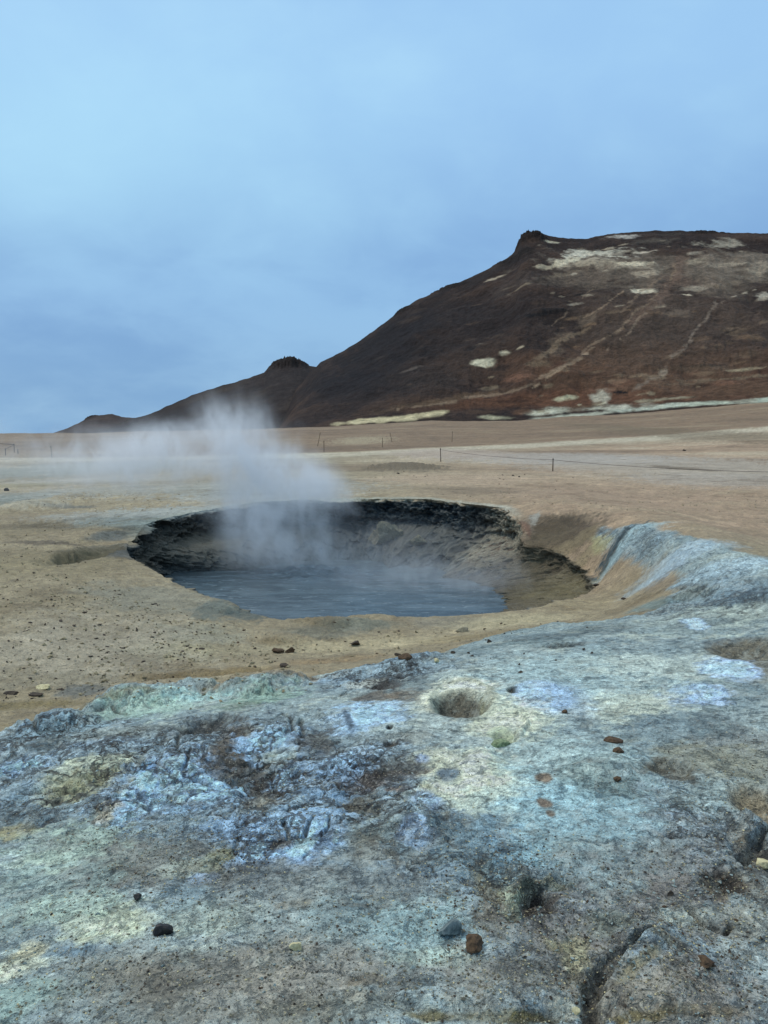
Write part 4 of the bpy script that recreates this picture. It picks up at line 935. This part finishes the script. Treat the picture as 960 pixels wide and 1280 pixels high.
for n_, (x0, y0, x1, y1), ks, sz in [(90, (670, 300, 962, 385), [(150, 138, 122), (128, 114, 100), (168, 158, 144), (66, 54, 48), (58, 46, 42)], (3, 14)),
        (45, (700, 385, 962, 455), [(104, 86, 72), (60, 48, 42), (112, 88, 70)], (3, 16)), (60, (600, 455, 962, 500), [(124, 106, 88), (140, 124, 104), (70, 46, 36), (60, 42, 34), (112, 76, 56)], (3, 16)),
        (40, (420, 380, 650, 500), [(60, 52, 50), (30, 27, 28), (70, 58, 52)], (3, 14)), (26, (640, 500, 830, 518), [(176, 172, 150), (96, 68, 52), (84, 58, 44)], (3, 12))]:
    for _ in range(n_):
        w_ = sz[0] + (sz[1] - sz[0]) * rf_.random() ** 2
        FLECKS.append((rf_.uniform(x0, x1), rf_.uniform(y0, y1), w_, w_ * rf_.uniform(.18, .45), rf_.choice(ks), rf_.uniform(.35, .8)))
hill, hill_at = make_hill(MAIN[:-2], RF, 520, 1150, 340, [(56,44,40),(74,56,47),(38,31,31)], 101, 1.0,
    crag=[(664,298,22,12,2.6),(500,388,18,8,1.0),(560,360,40,7,.8),(690,388,30,5,.6),(640,325,22,10,.8),(880,291,24,4,.6)], marks=hill_marks, strokes=hill_strokes, power=1.12, flecks=FLECKS)
MIDH = [(120,543),(160,524),(185,519),(215,505),(245,492),(270,484),(290,479),(315,471),(330,466),(337,457),(350,452),(365,449),(376,452),(387,457),(400,460),(420,470),(470,500),(560,540)]
make_hill(MIDH, 420, 640, 320, 90, [(52,46,46),(62,54,50),(42,38,40)], 202, .8, crag=[(358,456,26,9,2.6)], power=1.05)
FARH = [(60,543),(80,537),(98,529),(108,523),(120,520),(140,517),(152,521),(175,523),(200,530),(260,541)]
make_hill(FARH, 900, 1200, 160, 60, [(66,56,54),(78,66,62),(56,48,48)], 303, .6, crag=[(112,523,10,4,.8)], power=1.0)

# ------------------------------------------------------------------ helpers for things
def full_height(x, y):
    xa = np.array([float(x)]); ya = np.array([float(y)])
    return float(height(xa, ya)[0])
def place(px, py):
    c = foot_full(px, py, 1, 1)[0]; r = float(np.hypot(*c))
    for _ in range(2):                      # refine on the full relief
        d = ray(px, py); k = math.hypot(d[0], d[1])
        zz_ = full_height(*c)
        if d[2] > -0.02: break
        t = (zz_ - EYE) / d[2]; c = np.array([d[0] * t, d[1] * t]); r = t * k
    return float(c[0]), float(c[1]), full_height(*c), float(r)
def tag(o, label=None, cat=None, group=None, kind=None):
    if label: o['label'] = label
    if cat: o['category'] = cat
    if group: o['group'] = group
    if kind: o['kind'] = kind
    return o
def simple_mat(name, c, c2=None, rough=.85, scale=40, bump=.004, spec=.3):
    m = bpy.data.materials.new(name); m.use_nodes = True; N = NT(m.node_tree)
    t = N.n('ShaderNodeTexCoord'); pos = t.outputs['Object']
    n = N.noise(pos, scale, 6, .65, .3).outputs[0]
    cc = N.mix(N.ramp(n, .35, .65), (*A(c), 1), (*A(c2 or c), 1))
    b = N.n('ShaderNodeBsdfPrincipled'); N.l(cc, b.inputs['Base Color']); b.inputs['Roughness'].default_value = rough
    b.inputs['Specular IOR Level'].default_value = spec
    bu = N.n('ShaderNodeBump'); bu.inputs['Strength'].default_value = .7; bu.inputs['Distance'].default_value = bump
    N.l(n, bu.inputs['Height']); N.l(bu.outputs[0], b.inputs['Normal'])
    o = N.n('ShaderNodeOutputMaterial'); N.l(b.outputs[0], o.inputs[0]); return m
def rock_mesh(name, seed, sx, sy, sz, sub=3, cuts=7, rough=.12):
    rnd = random.Random(seed); bm = bmesh.new()
    bmesh.ops.create_icosphere(bm, subdivisions=sub, radius=1)
    planes = []
    for _ in range(cuts):
        v = Vector((rnd.gauss(0, 1), rnd.gauss(0, 1), rnd.gauss(0, 1))).normalized(); planes.append((v, rnd.uniform(.42, .80)))
    from mathutils import noise as mn
    off = Vector((seed * 3.7, seed * 1.3, seed * .7))
    for v in bm.verts:
        p = v.co.copy()
        for nrm, dd in planes:
            k = p.dot(nrm)
            if k > dd: p -= nrm * (k - dd)
        p *= 1 + rough * mn.noise(p * 2.1 + off) + rough * .5 * mn.noise(p * 5.3 + off)
        v.co = Vector((p.x * sx, p.y * sy, p.z * sz))
    me = bpy.data.meshes.new(name); bm.to_mesh(me); bm.free()
    return me
M_black = simple_mat("black_scoria", (22, 20, 20), (40, 36, 34), .6, 60, .004, .5)
M_dark = simple_mat("dark_basalt", (52, 46, 42), (78, 66, 56), .85, 30, .004)
M_brown = simple_mat("rusty_clod", (98, 76, 58), (66, 52, 42), .95, 60, .006)
M_slate = simple_mat("slate_blue_stone", (110, 122, 130), (78, 88, 96), .8, 50, .005)
M_pale = simple_mat("pale_sulphur_stone", (206, 196, 160), (170, 156, 120), .9, 60, .004)
M_grey = simple_mat("grey_gritstone", (128, 124, 108), (92, 90, 82), .9, 30, .006)
M_green = simple_mat("sulphur_green_clay", (132, 152, 104), (88, 104, 66), .8, 60, .004)
M_wood = simple_mat("weathered_wood", (78, 62, 50), (50, 42, 36), .9, 25, .004)
M_rope = simple_mat("dark_rope", (46, 44, 48), (66, 62, 62), .9, 60, .002)

def rock(px, py, wpx, hpx, dpth, mat, label, seed, cuts=7, rough=.12, sub=3, rot=0, name='rock', cat='stone', sink=.28, group=None):
    x, y, z, r = place(px, py + hpx * .35)
    s = math.hypot(r, EYE - z) / F
    sx = wpx * s / 2; sz = hpx * s / 2; sy = sx * dpth
    me = rock_mesh(name, seed, sx, sy, sz, sub, cuts, rough)
    o = link(name, me, mat); o.location = (x, y, z + sz * (1 - 2 * sink)); o.rotation_euler = (0, 0, math.radians(rot))
    tag(o, label, cat, group); return o
# single stones one can pick out
rock(204,1161,21,17,.8,M_black,'black glossy stone on the gritty slope at the bottom left, larger of two',1,6,.06,rot=20)
rock(172,1121,10,9,.9,M_black,'small black stone just above and left of the larger black stone',2,5,.08)
rock(370,1182,15,12,.8,M_pale,'cream coloured pebble lying alone on the grey slope at the bottom',3,7,.12)
rock(563,1159,27,24,.9,M_slate,'slate blue angular stone beside the reddish brown clod',4,9,.16)
rock(592,1178,25,17,.9,M_brown,'reddish brown crumbly clod right of the slate blue stone',5,3,.30)
rock(445,803,14,8,1.2,M_dark,'dark brown block on the sand between the pool and the crust',6,8,.12)
rock(508,820,23,9,.8,M_brown,'dark rust stone resting on top of the blue crust edge',7,6,.18)
rock(497,818,8,5,.8,M_dark,'small dark stone touching the left end of the rust stone on the crust edge',71,6,.15)
rock(348,812,16,10,.9,M_brown,'left one of two joined brown clods on the sand bank',8,4,.25)
rock(362,812,12,10,.9,M_brown,'right one of two joined brown clods on the sand bank',9,4,.25)
rock(355,831,13,5,.9,M_dark,'flat dark stone on ochre sand below the brown clods',10,5,.15)
rock(578,787,21,8,.8,M_grey,'flat greenish grey slab on the sand near the pool edge',11,6,.15)
rock(545,827,8,7,.9,M_pale,'white round pebble beside the blue crust edge',12,4,.06)
rock(611,801,7,6,.9,M_dark,'small dark stone right of the flat slab at the crust edge',13,6,.12)
rock(566,815,6,5,.9,M_dark,'tiny dark stone on the crust just right of the white pebble',131,6,.12)
rock(766,924,23,8,.7,M_brown,'rusty flat flake on the pale dome, upper one of a pair',14,4,.2,sink=.35,rot=-10)
rock(774,937,14,9,.8,M_brown,'short rusty flake just below the longer one on the pale dome',15,4,.25,sink=.35)
rock(772,973,9,7,.9,M_brown,'small dark red stone on the pale dome below the rusty flakes',16,5,.2)
rock(706,889,8,5,.8,M_brown,'orange brown chip under the round blue patch',17,5,.2)
rock(626,927,22,11,.9,M_green,'lime green lump of sulphur clay sitting in a small hollow',18,2,.14,sink=.45,name='sulphur_lump',cat='sulphur lump')
rock(746,731,8,5,.9,M_dark,'dark stone on the sandy sill at the right end of the pit',19,6,.15)
rock(780,748,7,4,.9,M_dark,'small dark stone on the sand right of the pit sill',20,6,.15)
rock(75,858,2,2,.9,M_dark,'tiny speck stone on the left flat near the bluish stain',21,6,.15) if False else None
rock(45,867,15,5,.8,M_dark,'dark flat flake on the left flat near the ochre band',22,5,.2)
rock(14,866,18,5,.8,M_dark,'long dark flake at the left edge of the flat',23,5,.2,rot=20)
rock(55,858,17,5,.8,M_pale,'pale flat crumb beside the dark flake on the left flat',24,4,.2,rot=5)
rock(8,612,6,5,.9,M_black,'black stone far out on the plain at the left edge',25,6,.12)
rock(713,1184,6,6,.9,M_dark,'tiny dark stone right of the sulphur rimmed cavity',26,6,.12) if False else None
rock(720,1263,9,7,.9,M_pale,'pale grey pebble at the bottom edge beside the dark groove',27,6,.08)
rock(838,1116,8,6,.9,M_dark,'dark chip on the grey slope left of the brown hollow',28,6,.2)
rock(880,1201,20,9,.7,M_brown,'dark reddish twig-shaped clod on the brown slope, lower right',29,3,.4,rot=-20)
rock(785,1148,8,6,.8,M_pale,'pale chip on the brown gritty hump at the bottom',30,6,.15) if False else None
rock(955,1078,16,12,.8,M_pale,'yellowish stone on the ochre patch at the right edge',31,6,.15)
rock(855,561,6,3,.9,M_dark,'dark stone far out on the pale right hand plain',32,6,.15)
# pale boulder standing in the pool against the far wall
def block_at(px, py, z, wpx, hpx, mat, label, seed, depth=.7):
    c = at_z(px, py, z); r = math.hypot(*c); s = r / F
    me = rock_mesh('boulder', seed, wpx * s / 2, wpx * s / 2 * depth, hpx * s / 2, 4, 8, .26)
    o = link('boulder', me, mat); o.location = (c[0], c[1], z + hpx * s * .3); tag(o, label, 'boulder')
block_at(478, 690, WATER_Z + .05, 52, 46, M_grey, 'pale grey boulder at the water line under the far wall of the pit', 41)
block_at(522, 684, WATER_Z + .25, 26, 22, M_grey, 'smaller pale grey boulder right of the big one under the far pit wall', 42)

# dark crumbs and flakes strewn over the left flat
rnd = random.Random(5)
protos = [rock_mesh('stone', 200 + i, .5, .42, .22 + .1 * (i % 3), 2, 6, .2) for i in range(8)]
for p_ in protos: p_.materials.append(M_dark)
protos2 = [p_.copy() for p_ in protos]
for p_ in protos2: p_.materials.clear(); p_.materials.append(M_brown)
def scatter(n, box, size, label, group, bank):
    (x0, y0, x1, y1) = box
    for i in range(n):
        px, py = rnd.uniform(x0, x1), rnd.uniform(y0, y1)
        x, y, z, r = place(px, py)
        if pit_inside(np.array([x]), np.array([y]))[0] > -.15: continue
        w_ = (size[0] + (size[1] - size[0]) * rnd.random() ** 2) * r / F
        o = bpy.data.objects.new('stone', rnd.choice(bank)); C.objects.link(o)
        o.location = (x, y, z + w_ * .04); o.scale = (w_, w_ * rnd.uniform(.4, .9), w_ * rnd.uniform(.35, .9))
        o.rotation_euler = (rnd.uniform(-.2, .2), rnd.uniform(-.2, .2), rnd.uniform(0, 6.28))
        tag(o, label, 'stone', group)
scatter(14, (30,762,130,790), (3, 9), 'small dark crumb of rock on the tan flat near the left edge', 'crumbs on the tan flat', protos)
scatter(30, (110,790,262,832), (3, 9), 'small dark crumb in the thick strew of crumbs left of the near bank', 'crumbs in the thick strew', protos)
scatter(18, (140,738,240,782), (3, 9), 'small dark crumb on the greenish ground below the left end of the pit', 'crumbs below the left end of the pit', protos)
scatter(10, (0,835,90,876), (3, 8), 'small dark crumb close to the two long flakes at the left edge', 'crumbs beside the long flakes', protos)
scatter(10, (230,765,330,800), (3, 7), 'small brown crumb on the bluish bank where the pit rim bulges', 'crumbs on the bluish bank', protos2)
scatter(12, (330,770,640,786), (3, 7), 'small brown crumb right along the near rim of the pool', 'crumbs along the near rim', protos2)
scatter(10, (280,800,480,828), (3, 7), 'small brown crumb on the sand between near rim and crust', 'crumbs on the sand strip', protos2)
scatter(10, (480,588,550,603), (2.5, 5), 'small dark stone just below the dark gravel rise on the plain', 'stones below the gravel rise', protos)
scatter(10, (590,592,720,606), (2.5, 5), 'small dark stone on the pinkish plain below the rightmost post', 'stones below the rightmost post', protos)
scatter(24, (720,1080,950,1260), (3, 8), 'small brown chip on the brown slope at the lower right', 'chips on the lower right slope', protos2)
scatter(10, (600,960,780,1060), (3, 6), 'small brown chip on the smooth pale dome right of centre', 'chips on the pale dome', protos2)
scatter(20, (120,1060,420,1260), (3, 7), 'small brown chip on the grey grit at the lower left', 'chips on the lower left grit', protos2)

# loose gravel over the foreground slope: too many to count
def gravel(n, seed, mat, boxes, smin, smax, spread=.10):
    r_ = np.random.default_rng(seed)
    pts = []
    for (x0, y0, x1, y1, k) in boxes:
        for _ in range(int(n * k)):
            pts.append((r_.uniform(x0, x1), r_.uniform(y0, y1)))
    pts = np.array(pts)
    # picture points only steer the spread; each grain lies on the ground
    cs = [unproject(a, b)[0] for a, b in pts[::12]]
    base_pts = np.repeat(np.array(cs), 12, axis=0)[:len(pts)]
    base_pts = base_pts + r_.normal(0, spread, base_pts.shape)
    base_pts = base_pts[pit_inside(base_pts[:, 0], base_pts[:, 1]) < -.08]
    ff = fields(base_pts[:, 0], base_pts[:, 1]); z = height(base_pts[:, 0], base_pts[:, 1], ff)
    octa = np.array([[1,0,0],[-1,0,0],[0,1,0],[0,-1,0],[0,0,1],[0,0,-1]], float)
    faces = [(0,2,4),(2,1,4),(1,3,4),(3,0,4),(2,0,5),(1,2,5),(3,1,5),(0,3,5)]
    n = len(base_pts)
    s = (smin + (smax - smin) * r_.random(n) ** 2.5)
    v = octa[None] * (s[:, None, None] * r_.uniform(.5, 1.1, (n, 1, 3))) + r_.normal(0, .22, (n, 6, 3)) * s[:, None, None]
    a = r_.uniform(0, 6.28, n); ca, sa = np.cos(a)[:, None], np.sin(a)[:, None]
    vx = v[..., 0] * ca - v[..., 1] * sa; vy = v[..., 0] * sa + v[..., 1] * ca
    V = np.stack([vx + base_pts[:, 0:1], vy + base_pts[:, 1:2], v[..., 2] * .7 + z[:, None] + s[:, None] * .25], -1).reshape(-1, 3)
    Fc = (np.array(faces)[None] + (np.arange(n) * 6)[:, None, None]).reshape(-1, 3)
    me = bpy.data.meshes.new('gravel'); me.from_pydata(V.tolist(), [], Fc.tolist())
    o = link('gravel', me, mat); tag(o, None, None, None, 'stuff'); return o
zones = [(-20,1130,980,1290,.35),(560,1090,980,1290,.2),(120,1040,330,1120,.1),(560,1060,680,1160,.08),(840,930,980,1150,.12),(0,960,560,1060,.15)]
g1 = gravel(9000, 1, M_grey, zones, .0012, .0065); tag(g1, 'grey grit and gravel strewn over the foreground slope')
g2 = gravel(4000, 2, M_pale, zones, .0012, .005); tag(g2, 'cream coloured grains among the foreground grit')
M_sand = simple_mat("dry_sandy_clods", (160, 150, 126), (118, 106, 86), .95, 40, .004)
M_crumb = simple_mat("salt_crusted_crumbs", (150, 164, 168), (104, 116, 122), .9, 60, .004)
g4 = gravel(1500, 4, M_crumb, zones + [(0,930,560,1080,.35),(600,1080,960,1280,.2)], .002, .009); tag(g4, 'blue grey salt crusted crumbs broken off the foreground crust')
g3 = gravel(2600, 3, M_dark, zones + [(0,740,300,880,.2)], .0012, .007); tag(g3, 'dark grains among the foreground grit')

flat = [(-20,740,320,880,.35),(0,650,150,760,.12),(300,775,640,830,.08),(440,585,960,640,.3),(0,590,240,640,.15)]
g5 = gravel(1300, 5, M_dark, flat, .005, .022, .45); tag(g5, 'dark debris strewn over the tan flats round the pit')
g6 = gravel(3000, 6, M_sand, flat, .006, .030, .45); tag(g6, 'sand coloured clods strewn over the tan flats round the pit')

# ------------------------------------------------------------------ marker posts and their rope
def post(px, ptop, pbot, lean, label, wd=.024):
    c, r, z = unproject(px, pbot); x, y = float(c[0]), float(c[1])
    h = (pbot - ptop) * r / F
    z = full_height(x, y)
    o = bpy.data.objects.new('marker_post', None); C.objects.link(o); o.location = (x, y, z); o.rotation_euler = (0, math.radians(lean), random.Random(px).uniform(0, .5))
    tag(o, label, 'post', 'marker posts of the rope fence')
    def stick(name, rad, z0, z1, mat, n=8, cap=0):
        bm = bmesh.new()
        m_ = bmesh.ops.create_cone(bm, cap_ends=True, segments=n, radius1=rad * 1.1, radius2=rad * .85, depth=z1 - z0)
        for v in bm.verts: v.co.z += (z0 + z1) / 2; v.co.x += random.Random(v.index).uniform(-.1, .1) * rad
        bmesh.ops.bevel(bm, geom=[e for e in bm.edges if e.calc_face_angle(0) > .9], offset=rad * .2, segments=1)
        me = bpy.data.meshes.new(name); bm.to_mesh(me); bm.free(); return link(name, me, mat, o)
    stick('stake', wd, -.25, h, M_wood)
    stick('rope_collar', wd * 1.5, h * .86, h * .92, M_rope)
    return Vector((x + math.sin(math.radians(lean)) * h * .88, y, z + h * .88)), o
tops = {}
def P_(k, *a, **kw): tops[k], _ = post(*a, **kw)
P_('e', 691, 573, 589, 0, 'weathered post nearest the right, standing before the pale flat with rope running on both sides')
P_('d', 551, 560, 577, -2, 'weathered post on the dark gravel rise in the middle of the plain')
P_('f', 565, 539, 552, 2, 'post on the brown slope behind the pale strip, right of the dark gravel rise')
P_('c', 478, 547, 559, 0, 'short post beside the small pale patch, left of the leaning one')
P_('c2', 490, 540, 552, -14, 'leaning post just behind the small pale patch')
P_('b', 405, 552, 566, 0, 'short post half lost in the right edge of the steam')
P_('b2', 397, 540, 557, 12, 'leaning post at the right edge of the steam')
P_('a', 65, 559, 573, -3, 'single post on the brown plain at the left, before the small far hill')
P_('z', 18, 556, 566, 0, 'taller post of the low railing at the left edge of the picture', wd=.035)
P_('y', 7, 561, 569, 0, 'short post of the low railing at the very left edge', wd=.035)
P_('x', 22.5, 562, 567, 0, 'stubby post at the right end of the low railing on the left', wd=.035)
def rope(name, pts, sag, rad, label, mat=M_rope):
    V_, F_ = [], []
    path = []
    for a, b in zip(pts[:-1], pts[1:]):
        for i in range(24):
            t = i / 24; p = a.lerp(b, t); p.z -= sag * 4 * t * (1 - t); path.append(p)
    path.append(pts[-1].copy())
    for i, p in enumerate(path):
        d = (path[min(i + 1, len(path) - 1)] - path[max(i - 1, 0)]).normalized(); s = d.cross(Vector((0, 0, 1))).normalized(); u = s.cross(d)
        for k in range(6):
            a = k * math.pi / 3; V_.append(p + (s * math.cos(a) + u * math.sin(a)) * rad)
    for i in range(len(path) - 1):
        for k in range(6): F_.append((i * 6 + k, i * 6 + (k + 1) % 6, i * 6 + 6 + (k + 1) % 6, i * 6 + 6 + k))
    me = bpy.data.meshes.new(name); me.from_pydata([tuple(v) for v in V_], [], F_)
    return tag(link(name, me, mat), label, 'rope')
c, r, z = unproject(1010, 606); endR = Vector((c[0], c[1], full_height(*c) + .35))
rope('rope', [tops['d'], tops['e'], endR], .10, .008, 'dark rope slung from the posts across the pale flat to the right edge')
rope('rope', [tops['y'], tops['z']], .0, .02, 'straight rail line between the two posts at the left edge')
c, r, z = unproject(-25, 559); endL = Vector((c[0], c[1], tops['z'].z))
rope('railing_bar', [endL, tops['z'] + Vector((0, 0, .02))], .0, .035, 'horizontal bar reaching from the left edge to the taller post', M_wood)

# ------------------------------------------------------------------ steam
def steam(name, lo, hi, blobs, dens, label, scale=1.1, thr=(.42, .72), rate=1.0, col=(.985, .99, 1.0)):
    bm = bmesh.new(); bmesh.ops.create_cube(bm, size=1)
    for v in bm.verts:
        v.co = Vector([(lo[i] + hi[i]) / 2 + v.co[i] * (hi[i] - lo[i]) for i in range(3)])
    me = bpy.data.meshes.new(name); bm.to_mesh(me); bm.free()
    m = bpy.data.materials.new(name + "_vapour"); m.use_nodes = True; N = NT(m.node_tree)
    t = N.n('ShaderNodeTexCoord'); pos = t.outputs['Object']
    wv = N.noise(pos, .8 * scale, 3, .5); vm = N.n('ShaderNodeVectorMath', operation='MULTIPLY_ADD')
    sb = N.n('ShaderNodeVectorMath', operation='SUBTRACT'); N.l(wv.outputs['Color'], sb.inputs[0]); sb.inputs[1].default_value = (.5, .5, .5)
    N.l(sb.outputs[0], vm.inputs[0]); vm.inputs[1].default_value = (1.2 / scale,) * 3; N.l(pos, vm.inputs[2])
    tot = None
    for (c0, rad, amp) in blobs:
        mp = N.n('ShaderNodeMapping', vector_type='POINT')
        s_ = [1 / r for r in rad]
        mp.inputs['Scale'].default_value = s_; mp.inputs['Location'].default_value = [-c0[i] * s_[i] for i in range(3)]
        N.l(vm.outputs[0], mp.inputs[0])
        ln = N.n('ShaderNodeVectorMath', operation='LENGTH'); N.l(mp.outputs[0], ln.inputs[0])
        f_ = N.math('MULTIPLY', N.ramp(ln.outputs['Value'], 1.0, 0.0), amp)
        tot = f_ if tot is None else N.math('ADD', tot, f_)
    sm = N.n('ShaderNodeMapping'); sm.inputs['Scale'].default_value = (1, 1, .62); sm.inputs['Rotation'].default_value = (0, -.35, 0); N.l(pos, sm.inputs[0])
    n = N.noise(sm.outputs[0], scale, 6, .62, 1.1).outputs[0]
    d = N.math('MULTIPLY', N.math('MULTIPLY', tot, N.ramp(n, thr[0], thr[1], .06, 1.0)), dens)
    pv = N.n('ShaderNodeVolumePrincipled'); pv.inputs['Color'].default_value = (*col, 1); pv.inputs['Anisotropy'].default_value = .1
    N.l(d, pv.inputs['Density'])
    o = N.n('ShaderNodeOutputMaterial'); N.l(pv.outputs[0], o.inputs['Volume'])
    ob = link(name, me, m); tag(ob, label, None, None, 'stuff')
    m.cycles.volume_step_rate = rate if hasattr(m.cycles, 'volume_step_rate') else 1
    return ob
steam('steam', (-9.5, 13.0, -1.1), (2.6, 18.4, 3.2), [
    ((-2.50, 16.2, -.6), (1.2, 1.2, .9), .7), ((-1.50, 15.8, -.4), (1.1, 1.1, .9), .5), ((-2.70, 16.2, .2), (1.4, 1.2, 1.1), 1.0), ((-2.30, 16.3, .9), (1.7, 1.3, 1.0), 1.2), ((-1.50, 16.3, .6), (1.2, 1.1, .9), .7),
    ((-2.90, 16.2, 1.6), (1.5, 1.2, 1.1), .9), ((-3.20, 16.2, 2.1), (1.2, 1.1, .9), .5), ((-4.10, 16.2, 1.5), (2.2, 1.3, 1.0), .7), ((-5.30, 16.2, 1.4), (2.4, 1.3, .9), .6), ((-6.70, 16.2, 1.3), (2.6, 1.3, .8), .45),
    ((.5, 15.0, -.85), (2.6, 2.2, .40), .22), ((1.9, 14.0, -.7), (1.5, 1.6, .45), .22), ((-.3, 15.2, -.5), (4.4, 3.2, .95), .05),
    ], 2.5, 'pale steam plume rising from the mud pool and drifting left', scale=1.5, thr=(.36, .68), rate=.7)
s1 = steam('steam', (-48, 82, 0), (-34, 92, 6), [((-44, 87, 1.5), (5.5, 4, 2.6), 1.0), ((-39, 87, 1.2), (4, 4, 1.6), .5)], .16, 'faint steam drifting over the far plain at the left edge', scale=.3, rate=.8)

print('objects', len(scene.objects), 'tris', sum(len(o.data.polygons) * 2 for o in scene.objects if o.type == 'MESH'))
